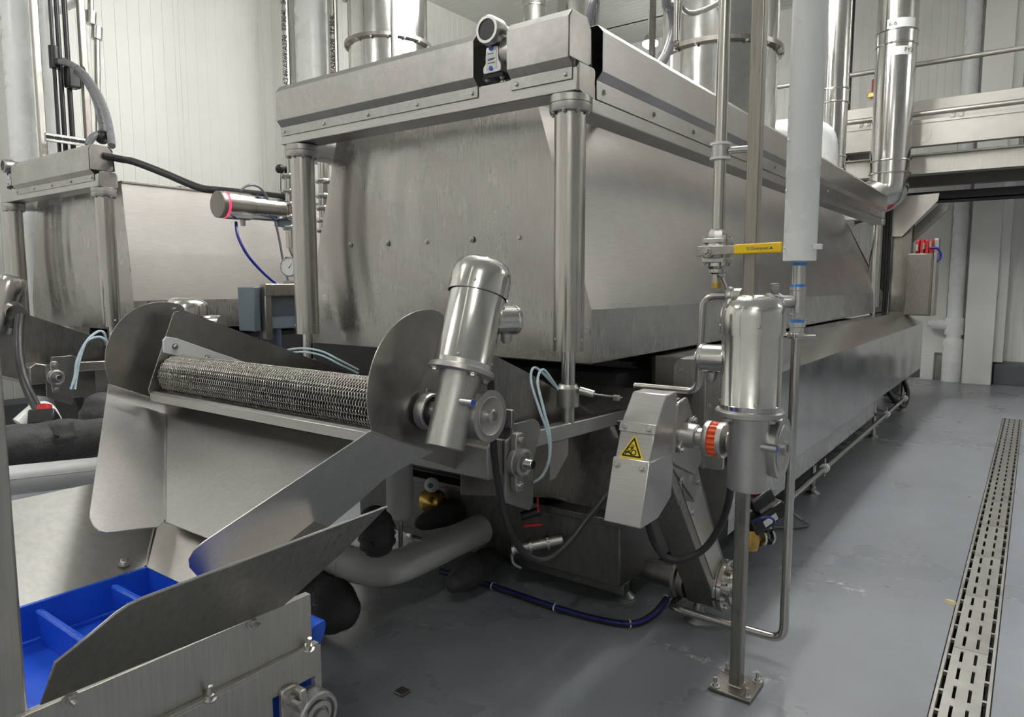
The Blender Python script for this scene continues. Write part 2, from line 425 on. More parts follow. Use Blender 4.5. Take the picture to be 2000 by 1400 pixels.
# ------------------------------------------------------------------ ceiling lights (fryer rows inferred; right-hand and viewer-side fixtures unseen, added to brighten)
k = 0
NAMES = ['above the near half of the tall hood', 'above the middle of the tall hood', 'above the far end of the tall hood',
         'nearer between the two fryers', 'farther between the two fryers', 'in front of the left fryer', 'added as fill near the right wall beyond the drain aisle', 'added as fill behind the viewer in the drain aisle']
for rx, ys in LED_ROWS:
    for y in ys:
        t = thing('ceiling_light', 'long white strip light ' + NAMES[k], 'light', (rx, y, LED_Z), 'ceiling strip lights'); k += 1
        obj('housing', MB().prism([(rx-.035, LED_Z+.045), (rx+.035, LED_Z+.045), (rx+.03, LED_Z+.09), (rx-.03, LED_Z+.09)], 'y', y-LED_HALF-.02, y+LED_HALF+.02), 'white_plastic', t)
        obj('diffuser', MB().box((rx-.075, y-LED_HALF, LED_Z-.005), (rx+.075, y+LED_HALF, LED_Z+.044)), 'led_white', t)
        for s in (-.7, .7): obj('hanger', MB().cyl((rx, y+s, LED_Z+.08), (rx, y+s, Z_CEIL+.02), .006, n=8), 'steel_tube', t)

# ------------------------------------------------------------------ floor drain
t = thing('floor_drain', 'long slotted stainless floor drain set in the grey floor', 'drain', (-.125, 4.0, -.13))
obj('channel', MB().box((DX0, -4.9, -.13), (DX1, DY1, -.12)).box((DX0, -4.9, -.12), (DX0+.004, DY1, -.005)).box((DX1-.004, -4.9, -.12), (DX1, DY1, -.005)).box((DX0, DY1-.004, -.12), (DX1, DY1, -.003)), 'dark_void', t)
for xa in (DX0+.004, DX1-.016):
    obj('edge_rail', MB().box((xa, -4.9, -.03), (xa+.012, DY1-.004, .003)), 'steel_grate', t, .002)
SEC, GX0, GX1 = 0.62, DX0+.03, DX1-.03
def grate_mesh():
    mb = MB(); W = GX1-GX0; z0, z1 = -.006, 0.0
    xs = [0, W*.235, W*.325, W*.635, W*.725, W]
    L = SEC-.003
    mb.box((xs[0], 0, z0), (xs[1], L, z1)); mb.box((xs[2], 0, z0), (xs[3], L, z1)); mb.box((xs[4], 0, z0), (xs[5], L, z1))
    for a, b in ((xs[1], xs[2]), (xs[3], xs[4])):
        sl, gp = .098, (SEC-4*.098)/4
        ys = [0, gp*.5]
        for i in range(4):
            mb.box((a, ys[0], z0), (b, ys[1], z1)); ys = [ys[1]+sl, ys[1]+sl+gp]
        mb.box((a, ys[0]-0, z0), (b, L, z1))
    for xx in (0, W-.004): mb.box((xx, 0, -.03), (xx+.004, L, z0))
    for i in range(4):
        yy = SEC*(i+.5)/4
        for xx0, xx1 in ((-.016, 0), (W, W+.016)): mb.box((xx0, yy-.008, -.018), (xx1, yy+.008, -.003))
    return mb
gm = bpy.data.meshes.new('grate_section'); q = grate_mesh(); gm.from_pydata(q.v, [], q.f); gm.materials.append(MATS['steel_grate'])
for i in range(20):
    y0 = DY1-.02-SEC*(i+1)
    o = bpy.data.objects.new('grate_section', gm); COL.objects.link(o); o.parent = t; o.location = Vector((GX0, y0, 0.002)) - ROOT[t.name]

# ------------------------------------------------------------------ far wall details
t = thing('wall_column', 'white boxed column against the far wall beside the grey kerb', 'column', (-.64, 12.75, 0))
obj('casing', MB().box((-.83, 12.56, .0), (-.46, 12.92, Z_CEIL-.02)), 'wall_white', t, .006)
obj('side_strip', MB().box((-.46, 12.72, .335), (-.34, 12.94, Z_CEIL-.02)), 'wall_far', t, .004)
t = thing('drain_pipe', 'white plastic drain pipe with a side cleanout on the far wall', 'pipe', (-.98, 12.74, 0))
obj('pipe', MB().cyl((-.98, 12.74, 0), (-.98, 12.74, Z_CEIL-.02), .105, n=28), 'pvc_white', t)
obj('lower_sleeve', MB().lathe([(0,0),(.132,0),(.132,.62),(.125,.66),(.105,.66),(0,.66)], (-.98,12.74,0), (0,0,1)), 'pvc_white', t)
obj('coupling', MB().lathe([(0,0),(.128,0),(.128,.26),(0,.26)], (-.98,12.74,.72), (0,0,1)), 'pvc_white', t)
c = obj('cleanout', MB().cyl((-1.05, 12.72, .86), (-1.28, 12.70, .88), .075, n=20), 'pvc_white', t)
obj('cap', MB().cyl((-1.27, 12.70, .88), (-1.33, 12.695, .885), .05, n=8), 'pvc_white', c)
t = thing('wall_cover', 'white riveted sheet cover on the far wall left of the drain pipe', 'panel', (-1.42, 12.90, .3))
obj('sheet', MB().box((-1.5, 12.87, .42), (-1.1, 12.945, 4.0)), 'wall_white', t, .004)
obj('foot_box', MB().box((-1.46, 12.72, 0), (-1.22, 12.945, .42)), 'wall_white', t, .006)
for i in range(9): bolt(t, (-1.46, 12.868, .55+.36*i), (0, -1, 0), .012, 'rivet', style='dome')
struct('trim_1', MB().box((-3.2, 12.90, 0), (-1.5, 12.948, .05)), 'steel_dull')
# second white column + ribs seen above the walkway at the right
t = thing('downpipe', 'tall white downpipe on the far wall above the walkway rail', 'pipe', (.15, 12.72, .335))
obj('pipe', MB().cyl((.15, 12.74, .335), (.15, 12.74, Z_CEIL-.02), .15, n=28), 'pvc_white', t)
t = thing('wall_duct', 'square white duct on the far wall at the right edge', 'duct', (.6, 12.8, .34))
obj('casing', MB().box((.42, 12.66, .335), (.86, 12.945, Z_CEIL-.02)), 'pvc_white', t, .01)

# ------------------------------------------------------------------ hanging lamp at the back
t = thing('pendant_lamp', 'small lit glass lamp on a conduit before the back ceiling', 'lamp', (-5.6, 11.6, 5.35))
p = at(1270, 88, y=11.6); 
t.location = p; ROOT[t.name] = p.copy()
obj('conduit', MB().cyl(p + Vector((0,0,.12)), Vector((p.x, p.y, Z_CEIL)), .045, n=14), 'white_plastic', t)
obj('holder', MB().lathe([(0,.05),(.10,.05),(.10,.14),(.05,.2),(0,.2)], p, (0,0,1)), 'steel_polished', t)
obj('bulb', MB().lathe([(0,-.06),(.07,-.05),(.13,.0),(.13,.05),(0,.06)], p, (0,0,1)), 'led_lamp', t)

# ------------------------------------------------------------------ residue and small litter on the floor
def blot(label, pts, name='water_stain'):
    mb = MB(); c = sum((Vector(p) for p in pts), Vector())/len(pts)
    o = obj(name, MB().prism([(p[0], p[1]) for p in pts], 'z', 0.0008, 0.0016), 'scale_residue'); return tag(o, label, 'stain')
def streak(u0, v0, u1, v1, w, label, seed):
    rnd = random.Random(seed); a, b = at(u0, v0, z=0), at(u1, v1, z=0); d = (b-a); nrm = Vector((-d.y, d.x, 0)).normalized(); L = []; R = []
    for i in range(15):
        f = i/14; c = a + d*f + nrm*rnd.uniform(-w, w)*.7; ww = w*(.25+.9*sin(pi*min(.98, max(.02, f))))*rnd.uniform(.5, 1.2)
        L.append(c + nrm*ww); R.append(c - nrm*ww)
    return blot(label, L + R[::-1])
streak(1283, 1250, 1425, 1312, .035, 'white chalky water stain running up to the post base plate', 3)
streak(1452, 1312, 1545, 1335, .03, 'pale water mark on the floor right of the base plate', 4)
streak(1615, 1135, 1700, 1160, .05, 'pale scale patch at the edge of the fryer shadow', 5)
streak(1702, 855, 1812, 872, .035, 'thin white water line beside the far machine foot', 6)
streak(1680, 910, 1735, 922, .03, 'faint white smear in the shadow between two machine feet', 8)
p = at(1856, 1175, z=0.006)
tag(obj('potato_scrap', MB().add([tuple(p + Vector(q)) for q in [(-.025,-.008,-.006),(.0,-.014,-.006),(.03,-.004,-.006),(.02,.012,-.006),(-.015,.012,-.006),(-.02,-.005,.006),(.0,-.008,.009),(.024,0,.005),(.014,.008,.006),(-.012,.008,.008)]],
    [(4,3,2,1,0),(5,6,7,8,9),(0,1,6,5),(1,2,7,6),(2,3,8,7),(3,4,9,8),(4,0,5,9)]), 'potato'), 'small yellow food scrap lying left of the floor drain', 'scrap')
p = at(785, 1354, z=0)
n_ = obj('nut_plate', MB().box((p.x-.022, p.y-.022, 0), (p.x+.022, p.y+.022, .012)), 'steel_dull', None, .002); tag(n_, 'small dark square nut lying on the shaded floor', 'nut')

# ================================================================== FRYERS
def sheet(profile, axis, a, b, th=0.003):     # thin folded sheet from an open polyline profile
    P = [Vector((p[0], p[1])) for p in profile]; n = len(P); off = []
    for i in range(n):
        d0 = (P[i]-P[i-1]).normalized() if i else None; d1 = (P[i+1]-P[i]).normalized() if i < n-1 else None
        ns = [Vector((-d.y, d.x)) for d in (d0, d1) if d is not None]
        m = sum(ns, Vector((0, 0))); m.normalize(); m /= max(.35, m.dot(ns[0])); off.append(P[i] + m*th)
    mb = MB()
    for i in range(n-1):
        mb.prism([tuple(P[i]), tuple(P[i+1]), tuple(off[i+1]), tuple(off[i])], axis, a, b)
    return mb
XR, XL, YP = -1.55, -3.257, 2.497

def lift_frame(dx, dz, label, caps, side=True):
    t = thing('lift_frame', label, 'frame', (-2.4+dx, YP, .95+dz))
    Z = lambda z: z + dz
    def column(x, y, rear=False):
        c = obj('lift_column', MB().cyl((x, y, Z(1.222)), (x, y, Z(2.18)), .064, n=40), 'steel_tube', t)
        obj('flange', MB().lathe([(0,0),(.082,0),(.084,.003),(.084,.03),(.080,.032),(.080,.034),(.084,.036),(.084,.062),(.08,.066),(0,.066)], (x, y, Z(2.178)), (0,0,1), 40), 'steel_cast', c)
        if not rear:
            for k in range(8):
                a = 2*pi*k/8 + .2; bolt(c, (x+.073*cos(a), y+.073*sin(a), Z(2.18)), (0,0,-1), .009)
            for sx, sy in ((.0635, -.004), (-.03, -.056)): bolt(c, (x+sx, y+sy, Z(1.27)), (sx, sy, 0), .006, 'screw', style='dome')
        obj('rod', MB().cyl((x, y, Z(1.0)), (x, y, Z(1.225)), .030, n=28), 'steel_polished', c)
        obj('coupling', MB().lathe([(0,-.10),(.028,-.10),(.028,-.03),(.047,-.03),(.047,.045),(.043,.05),(.038,.062),(.02,.062),(.02,.09),(0,.09)], (x, y, Z(1.02)), (0,0,1), 28), 'steel_cast', c)
        return c
    for x in (XR+dx, XL+dx):
        column(x, YP); column(x, 9.30, True)
    x0, x1 = XL+dx-.09, XR+dx+.07
    obj('front_beam', MB().box((x0, 2.43, Z(2.246)), (x1, 2.57, Z(2.335))), 'steel_brushed_x', t, .004)
    for sx in ((XR+dx, XL+dx-.02) if side else (XL+dx-.02,)):
        obj('side_beam', MB().box((sx-.07, 2.575, Z(2.19)), (sx+.055, 9.36, Z(2.30))), 'steel_brushed_y', t, .004)
    obj('rear_beam', MB().box((x0, 9.24, Z(2.246)), (x1, 9.36, Z(2.335))), 'steel_brushed_x', t, .004)
    prof = [(2.427, Z(2.289)), (2.427, Z(2.336)), (2.40, Z(2.366)), (2.40, Z(2.515)), (2.425, Z(2.545)), (2.54, Z(2.545)), (2.565, Z(2.515)), (2.575, Z(2.37))]
    for a, b in caps:
        c = obj('front_cover', sheet(prof, 'x', a, b), 'steel_cap', t, .0012)
        n = max(2, int(round((b-a)/.36))+1)
        for i in range(n):
            f = .03 + (b-a-.06)*i/(n-1); bolt(c, (a+f, 2.427, Z(2.311)), (0,-1,0), .0095)
    # end plate of the front cover (facing the aisle)
    xe = caps[-1][1]
    obj('end_plate', MB().prism([(2.402, Z(2.368)), (2.402, Z(2.515)), (2.426, Z(2.545)), (2.53, Z(2.543)), (2.563, Z(2.50)), (2.563, Z(2.375)), (2.545, Z(2.365))], 'x', xe, xe+.004), 'steel_plate', t, .0012)
    obj('corner_plate', MB().prism([(2.44, Z(2.247)), (2.44, Z(2.352)), (2.55, Z(2.352)), (2.562, Z(2.34)), (2.55, Z(2.235)), (2.50, Z(2.235))], 'x', x1, x1+.006), 'steel_plate', t, .001)
    obj('screw_shaft', MB().cyl((xe-.02, 2.50, Z(2.30)), (xe-.02, 2.50, Z(2.44)), .013, n=16), 'steel_polished', t)
    # side covers
    for sgn, sx in (((1, XR+dx+.058), (-1, XL+dx-.095)) if side else ((-1, XL+dx-.095),)):
        pr = [(sx, Z(2.246)), (sx, Z(2.322)), (sx+sgn*.026, Z(2.352)), (sx+sgn*.026, Z(2.505)), (sx+sgn*.002, Z(2.533)), (sx-sgn*.10, Z(2.533)), (sx-sgn*.14, Z(2.50)), (sx-sgn*.14, Z(2.30))]
        cuts = [2.60, 6.05, 9.36]
        for ya, yb in zip(cuts[:-1], cuts[1:]):
            c = obj('side_cover', sheet(pr if sgn < 0 else pr, 'y', ya+.002, yb-.002, .003 if sgn < 0 else -.003), 'steel_side', t, .0012)
            if sgn > 0:
                n = 8
                for i in range(n): bolt(c, (sx+.003, ya+.06+(yb-ya-.12)*i/(n-1), Z(2.284)), (1,0,0), .0095)
    return t
def gearbox(x, dz, label, flip=False):
    t = thing('jack_gearbox', label, 'gearbox', (x, 2.46, 2.335+dz)); Z = lambda z: z + dz
    obj('body', MB().prism(rounded([(x-.05, Z(2.37)), (x+.045, Z(2.37)), (x+.045, Z(2.40)), (x+.03, Z(2.42)), (x+.03, Z(2.475)), (x-.035, Z(2.475)), (x-.035, Z(2.41)), (x-.05, Z(2.40))], .012), 'y', 2.405, 2.53), 'steel_cast', t, .003)
    obj('wheel_case', MB().lathe([(0,0),(.05,0),(.062,.012),(.062,.06),(.05,.075),(0,.075)], (x+.02, 2.47, Z(2.455)), (1,0,0)), 'steel_cast', t)
    obj('side_boss', MB().lathe([(0,0),(.03,0),(.04,.01),(.04,.03),(0,.03)], (x-.065, 2.47, Z(2.44)), (1,0,0)), 'steel_cast', t)
    d = Vector((0, -1, 0)); o0 = Vector((x-.005, 2.52, Z(2.535)))
    obj('motor_neck', MB().lathe([(0,0),(.045,0),(.045,.06),(.058,.08),(.058,.14),(.054,.147),(.043,.147),(.043,.14),(0,.14)], o0, d, 32), 'steel_cast', t)
    obj('end_cap', MB().lathe([(0,.139),(.042,.139),(.042,.143),(0,.143)], o0, d, 28), 'black_rubber', t)
    obj('base_plate', MB().box((x-.055, 2.41, Z(2.352)), (x+.05, 2.53, Z(2.368))), 'dark_void', t)
    obj('spindle', MB().cyl((x+.015, 2.47, Z(2.335)), (x+.015, 2.47, Z(2.353)), .028, n=24), 'steel_polished', t)
    obj('name_plate', MB().box((x-.032, 2.4035, Z(2.385)), (x+.022, 2.405, Z(2.455))), 'sticker', t)
    for z in (2.468, 2.388):
        obj('blue_plug', MB().cyl((x-.006, 2.406, Z(z)), (x-.006, 2.401, Z(z)), .0095, n=16), 'blue_plastic', t)
    for i, z in enumerate((2.445, 2.425, 2.42, 2.408)):
        obj('printed_line', MB().box((x-.022, 2.4028, Z(z)), (x+.008+.008*(i % 2), 2.4036, Z(z+.003))), 'ink', t)
    for sx in (-.042, .035): bolt(t, (x+sx, 2.425, Z(2.352)), (0,0,-1), .008)
    return t

def hood(dx, dz, label, bolts=True, xl=-3.445, xtr=-1.82, sm='steel_side'):
    t = thing('fryer_hood', label, 'hood', (-2.49+dx, 6.2, 1.155+dz)); Z = lambda z: z + dz
    xr, xtl = -1.536, -3.165; z0, zc, zt = 1.155, 1.387, 2.285; yf, yb, yh = 2.66, 9.85, 8.75
    def xe(z, right):
        if z <= zc: return xr if right else xl
        f = (z-zc)/(zt-zc); return xr + (xtr-xr)*f if right else xl + (xtl-xl)*f
    def front(u, v):
        z = z0 + (zt-z0)*v; a, b = xe(z, False), xe(z, True); x = a + (b-a)*u
        env = sin(pi*min(1, max(0, u)))**.5*sin(pi*min(1, max(0, v)))**.6 if 0 < u < 1 and 0 < v < 1 else 0
        w = .0045*sin(2*pi*(x-.12*sin(2.6*z))/.19)*max(0, 1-1.7*u)*1.25 + .0075*sin(2*pi*(x+.22*z)/.75+1.0)*(.35+.65*u) + .0035*sin(2*pi*(z+.3*x)/.52)*u
        return (x+dx, yf - w*env, Z(z))
    fp = obj('front_panel', MB().grid(front, 96, 60, (0, .004, 0)), 'steel_panel', t, ang=60)
    if bolts:
        for u in (684.5, 757, 835, 921, 1016):
            p = at(u, 478.6-.0452*(u-684.5), y=yf); bolt(fp, (p.x+dx, yf-.002, p.z+dz), (0,-1,0), .011)
    def roof(u, v):
        y = yf + (yb-yf)*u; z = zc + (zt-zc)*v
        ymax = yb - (yb-yh)*v**.8; y = min(y, yf + (ymax-yf)*u) if True else y
        x = xe(z, True)
        far = max(0, (u-.55)/.45)
        env = sin(pi*min(1, max(0, u)))**.4*sin(pi*v)**.7 if 0 < v < 1 and 0 < u < 1 else 0
        w = (.006*sin(2*pi*(y*.31+z*.45)) + .010*far*sin(2*pi*(y*.8-z*1.3)) + .005*far*sin(2*pi*(y*1.9+z*1.1)))*env
        return (x + w + dx, y, Z(z))
    obj('side_roof', MB().grid(roof, 110, 24, (-.003, 0, -.001)), sm, t, ang=60)
    def skirt(u, v):
        y = yf + (yb-yf)*u; z = z0 + (zc-z0)*v
        w = .0016*sin(2*pi*y/.83+1)*sin(pi*v)
        return (xr + w + dx, y, Z(z))
    obj('side_skirt', MB().grid(skirt, 80, 6, (-.003, 0, 0)), 'steel_skirt', t, ang=60)
    obj('side_sheet', MB().add([(xl+dx, yf, Z(z0)), (xl+dx, yb, Z(z0)), (xl+dx, yb, Z(zc)), (xl+dx, yf, Z(zc)), (xtl+dx, yh, Z(zt)), (xtl+dx, yf, Z(zt))], [(0, 3, 2, 1), (3, 5, 4, 2)]), 'steel_side', t)
    obj('top_sheet', MB().box((xtl+dx, yf+.004, Z(zt-.003)), (xtr+dx, yh, Z(zt))), 'steel_side', t)
    obj('rear_hip', MB().add([(xl+dx, yb, Z(z0)), (xr+dx, yb, Z(z0)), (xr+dx, yb, Z(zc)), (xl+dx, yb, Z(zc)), (xtl+dx, yh, Z(zt)), (xtr+dx, yh, Z(zt))], [(0, 3, 2, 1), (3, 4, 5, 2)]), 'steel_side', t)
    obj('bottom_lip', MB().box((xr-.03+dx, yf+.006, Z(z0-.002)), (xr+dx, yb, Z(z0+.004))).box((xl+dx, yf, Z(z0-.002)), (xr+dx, yf+.03, Z(z0+.003))), 'steel_plate', t)
    if xtr > -1.7: obj('top_lip', MB().box((xtr-.06+dx, yf, Z(zt-.004)), (xtr+.012+dx, yh, Z(zt+.012))), 'steel_plate', t, .002)
    obj('hanger_bracket', MB().box((-1.86+dx, 3.15, Z(zt)), (-1.66+dx, 3.20, Z(zt+.03))), 'steel_plate', t)
    return t
lift_frame(0, 0, 'tall stainless hood lift frame with two round front columns, centre', [(-3.335, -1.97), (-1.795, -1.50)])
gearbox(-1.875, 0, 'cast screw jack gearbox with blue plugs on the centre front beam')
hood(0, 0, 'big stainless fryer hood with wavy front panel, centre')
lift_frame(-4.03, -.045, 'stainless hood lift frame of the fryer at the left', [(-7.0, -5.56)], False)
gearbox(-7.09, -.045, 'cast screw jack gearbox at the left end of the left beam')
hood(-4.03, -.02, 'lower grey fryer hood at the left behind the actuator', False, -3.445, -1.625, 'steel_matte')

# tank, sump and interior of each fryer
def tank(dx, label):
    t = thing('fryer_tank', label, 'tank', (-2.4+dx, 6.3, 0))
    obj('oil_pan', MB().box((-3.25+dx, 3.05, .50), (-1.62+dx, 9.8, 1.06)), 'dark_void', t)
    obj('front_slope', MB().plate([(-3.0+dx, 2.70, .50), (-1.42+dx, 2.70, .50), (-1.30+dx, 3.05, 1.00), (-3.2+dx, 3.05, 1.00)], .006), 'steel_sump_shade', t)
    obj('side_slope', MB().plate([(-1.42+dx, 2.70, .50), (-1.40+dx, 3.6, .50), (-1.28+dx, 3.6, 1.0), (-1.30+dx, 3.05, 1.0)], .006), 'steel_sump_shade', t)
    obj('sump_box', MB().box((-3.0+dx, 2.62, .20), (-1.36+dx, 9.6, .47)), 'steel_sump_shade', t, .006)
    obj('sump_rim', MB().box((-3.02+dx, 2.60, .47), (-1.34+dx, 9.6, .50)), 'steel_sump_shade', t, .004)
    obj('sump_foot_rail', MB().box((-3.0+dx, 2.66, .15), (-1.36+dx, 2.72, .20)), 'steel_sump_shade', t, .004)
    obj('pan_wall', MB().box((-3.25+dx, 3.05, 1.06), (-3.22+dx, 9.8, 1.14)), 'steel_sump_shade', t)
    for y in (2.95, 5.25, 7.6, 9.5):
        for x in (-1.5, -2.9):
            l = obj('leg', MB().cyl((x+dx, y, .03), (x+dx, y, .21), .022, n=16), 'steel_tube', t)
            obj('foot', MB().lathe([(0,0),(.05,0),(.05,.01),(.02,.035),(.02,.05),(0,.05)], (x+dx, y, 0), (0,0,1), 20), 'steel_cast', l)
    for i in range(7):      # burner tubes and cross rails inside
        obj('inner_rail', MB().box((-3.2+dx, 3.3+.9*i, 1.062), (-1.66+dx, 3.34+.9*i, 1.095)), 'steel_sump_shade', t)
    return t
tank(0, 'dark stainless fryer tank and sump under the centre hood')
tank(-4.03, 'dark stainless fryer tank under the left hood')

# long burner casing along the aisle side
XB = -1.13
t = thing('burner_casing', 'long glossy stainless burner casing along the aisle side of the fryer', 'casing', (XB-.15, 6.8, .28))
YA, YE = 3.30, 10.33
def face(zb, zt_, ya, yb, seed):
    def f(u, v):
        y = ya + (yb-ya)*u; z = zb + (zt_-zb)*v
        e = sin(pi*u)**.5*sin(pi*v)**.5 if 0 < u < 1 and 0 < v < 1 else 0
        return (XB + .003*e*sin(2*pi*(y*.45+seed)+z*2) + .0015*e*sin(2*pi*(y*1.3+z)), y, z)
    return MB().grid(f, 50, 8, (-.004, 0, 0))
for i, (ya, yb) in enumerate(((YA, 7.15), (7.153, YE))):
    c = obj('side_panel', face(.425, 1.0, ya, yb, i*.37), 'steel_box', t, ang=60)
    obj('top_slope', MB().plate([(XB, ya, 1.0), (XB, yb, 1.0), (XB-.255, yb, 1.135), (XB-.255, ya, 1.135)], .004), 'steel_box', t)
    obj('top_flat', MB().box((XB-.40, ya, 1.132), (XB-.255, yb, 1.137)), 'steel_box', t)
obj('lower_skirt', MB().box((XB-.006, YA, .285), (XB-.003, 7.15, .424)), 'steel_skirt', t)
obj('seam_strip', MB().box((XB-.003, YA, .420), (XB+.001, 7.15, .426)), 'steel_box', t)
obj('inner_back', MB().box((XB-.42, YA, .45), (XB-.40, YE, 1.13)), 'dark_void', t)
for y in (YA, YE-.004):
    obj('end_plate', MB().prism([(XB-.002, .30), (XB-.002, .998), (XB-.255, 1.132), (XB-.40, 1.132), (XB-.40, .30)], 'y', y, y+.004), 'steel_plate', t)
obj('bottom_sheet', MB().box((XB-.40, YA, .424), (XB-.006, YE, .427)), 'steel_dull', t)
for y in (5.25, 7.6, 9.4):
    l = obj('leg', MB().cyl((-1.2, y, .04), (-1.2, y, .43), .017, n=16), 'steel_tube', t)
    obj('foot', MB().lathe([(0,0),(.05,0),(.05,.012),(.022,.03),(.022,.055),(.017,.06),(0,.06)], (-1.2, y, 0), (0,0,1), 20), 'steel_cast', l)
    obj('bracket', MB().prism([(XB-.30, .43), (XB-.10, .43), (XB-.10, .24), (XB-.13, .20), (XB-.17, .20), (XB-.19, .30), (XB-.30, .34)], 'y', y-.08, y-.074), 'steel_dull', l)
# near end of the casing: access plates with bolts
obj('access_plate', MB().prism(rounded([(-1.40, .62), (-1.14, .62), (-1.14, 1.06), (-1.22, 1.14), (-1.37, 1.14), (-1.40, 1.10)], .012), 'y', 3.22, 3.245), 'steel_frame_light', t, .002)
obj('access_rib', MB().box((-1.24, 3.20, .62), (-1.225, 3.222, 1.10)), 'steel_frame_light', t, .002)
for z in (.75, .92, 1.05): bolt(t, (-1.215, 3.22, z), (0,-1,0), .010)
bolt(t, (-1.36, 3.22, 1.08), (0,-1,0), .010)
# oil return rail clamped to the feet
rail = thing('side_pipe', 'thin pale stainless pipe clamped along the feet of the burner casing', 'pipe', (-1.12, 6.5, .22))
obj('pipe', MB().cyl((-1.115, 3.4, .215), (-1.115, 9.05, .215), .019, n=18), 'steel_tube', rail)
for y in (5.2, 7.75, 8.95):
    c = obj('clamp', MB().cyl((-1.115, y-.018, .215), (-1.115, y+.018, .215), .032, n=18), 'white_plastic', rail)
    obj('wing_screw', MB().cyl((-1.115, y, .16), (-1.115, y, .285), .006, n=8), 'steel_cast', c)
    obj('stub', MB().cyl((-1.2, y+.05, .25), (-1.12, y, .222), .008, n=8), 'steel_cast', c)
# black hose loop at the far end
tube_thing('black_hose', smooth_path([(-1.35, 8.75, .45), (-1.18, 8.7, .22), (-1.12, 8.95, .13), (-1.13, 9.25, .25), (-1.22, 9.35, .45)]), .028, 'black_rubber', 'thick black hose looping under the far end of the burner casing', 'hose')

# ================================================================== DISCHARGE CONVEYOR
RY, RZ, RR = 1.645, 1.092, .076
def discharge(dx, label, belt=True):
    t = thing('discharge_conveyor', label, 'conveyor', (-2.4+dx, 2.3, .6))
    SP = rounded([(1.665, 1.385), (1.525, 1.03), (1.555, .985), (1.66, .965), (2.10, .80), (3.05, .40), (3.05, .83)], [.03, .03, .02, 0, 0, 0, 0])
    obj('side_plate', MB().prism(SP, 'x', -3.115+dx, -3.109+dx), 'steel_plate', t, .0015)
    obj('side_plate', MB().prism([(1.70, 1.36), (1.70, 1.00), (1.74, .90), (2.10, .75), (3.05, .36), (3.05, .84), (2.30, 1.16)], 'x', -1.686+dx, -1.680+dx), 'steel_plate', t, .0015)
    ridge = obj('top_flange', MB().prism([(1.665, 1.385), (1.675, 1.392), (3.05, .837), (3.05, .83)], 'x', -3.135+dx, -3.109+dx), 'steel_plate', t)
    # curved guard sheet rising behind the right side plate
    def cs(u, v):
        y = 1.95 + 1.05*u; top = 1.30 - (y-1.95)*.44; z = .72 - .28*u + (top-.72+.28*u)*v
        return (-1.672 + .055*sin(pi*min(1, u*1.2))*v + dx, y, z)
    obj('curved_guard', MB().grid(cs, 24, 10, (-.003, 0, 0)), 'steel_worn_shade', t, ang=60)
    obj('wear_strip', MB().prism([(1.60, 1.25), (1.615, 1.265), (1.66, 1.255), (2.10, 1.075), (2.06, 1.04), (1.60, 1.195)], 'x', -3.109+dx, -3.095+dx), 'white_plastic', t, .002)
    for y, z in ((1.65, 1.218), (1.80, 1.155)): bolt(t, (-3.095+dx, y, z), (1, 0, 0), .010)
    obj('nose_roller', MB().cyl((-3.09+dx, RY, RZ), (-1.66+dx, RY, RZ), RR-.008, n=36), 'dark_void', t)
    obj('scraper_bar', MB().prism([(1.535, .985), (1.535, 1.02), (1.548, 1.028), (1.60, 1.02), (1.60, 1.01), (1.55, 1.012), (1.55, .985)], 'x', -3.11+dx, -1.60+dx), 'steel_brushed_x', t, .001)
    obj('cross_pan', MB().plate([(-3.10+dx, 1.66, .955), (-1.69+dx, 1.66, .955), (-1.69+dx, 3.0, .38), (-3.10+dx, 3.0, .38)], .004), 'steel_dull', t)
    # lower cross beam (dark, bluish reflection) under the drive
    obj('cross_beam', MB().prism([(1.93, .80), (1.93, .92), (1.97, .95), (2.08, .92), (2.10, .80)], 'x', -2.9+dx, -1.53+dx), 'steel_plate', t, .006)
    # bearing plate with arm to the lift column
    bp = obj('bearing_plate', MB().prism(rounded([(2.06, .985), (2.20, .985), (2.235, .965), (2.245, .93), (2.195, .82), (2.195, .66), (2.175, .63), (2.02, .70), (2.02, .93), (2.06, .94)], .012), 'x', -1.528+dx, -1.516+dx), 'steel_plate', t, .0015)
    obj('arm', MB().prism([(2.20, .935), (3.15, .90), (3.15, .84), (2.20, .865)], 'x', -1.575+dx, -1.525+dx), 'steel_brushed_y', t, .006)
    obj('arm_gusset', MB().prism([(2.36, .86), (2.50, .86), (2.50, .78), (2.40, .70), (2.36, .70)], 'x', -1.556+dx, -1.548+dx), 'steel_plate', t, .001)
    obj('arm', MB().prism([(2.20, .935), (3.15, .90), (3.15, .84), (2.20, .865)], 'x', -3.285+dx, -3.235+dx), 'steel_brushed_y', t, .006)
    # pillow block bearing on the plate
    bx = -1.516+dx; by, bz = 2.072, .845
    blk = obj('bearing_block', MB().prism([(2.045, .93), (2.05, .955), (2.085, .955), (2.095, .94), (2.095, .90)] + arc(by, bz, .055, 60, -60, 8) + [(2.095, .79), (2.095, .75), (2.085, .735), (2.05, .735), (2.045, .76)] + arc(by, bz, .055, 240, 120, 10), 'x', bx, bx+.028), 'steel_cast', t, .004)
    obj('bearing_ring', MB().lathe([(.052,0),(.052,.022),(.042,.026),(.036,.018),(.028,.018),(.028,.026),(.02,.026),(.02,0)], (bx+.026, by, bz), (1,0,0), 28), 'steel_cast', blk)
    obj('seal', MB().lathe([(0,.0),(.037,.0),(.037,.012),(0,.012)], (bx+.03, by, bz), (1,0,0), 24), 'black_rubber', blk)
    obj('shaft_end', MB().lathe([(0,-.5),(.019,-.5),(.019,.06),(.016,.064),(0,.064)], (bx+.02, by, bz), (1,0,0), 20), 'steel_polished', blk)
    for z in (.93, .757): bolt(blk, (bx+.028, 2.068, z), (1,0,0), .012)
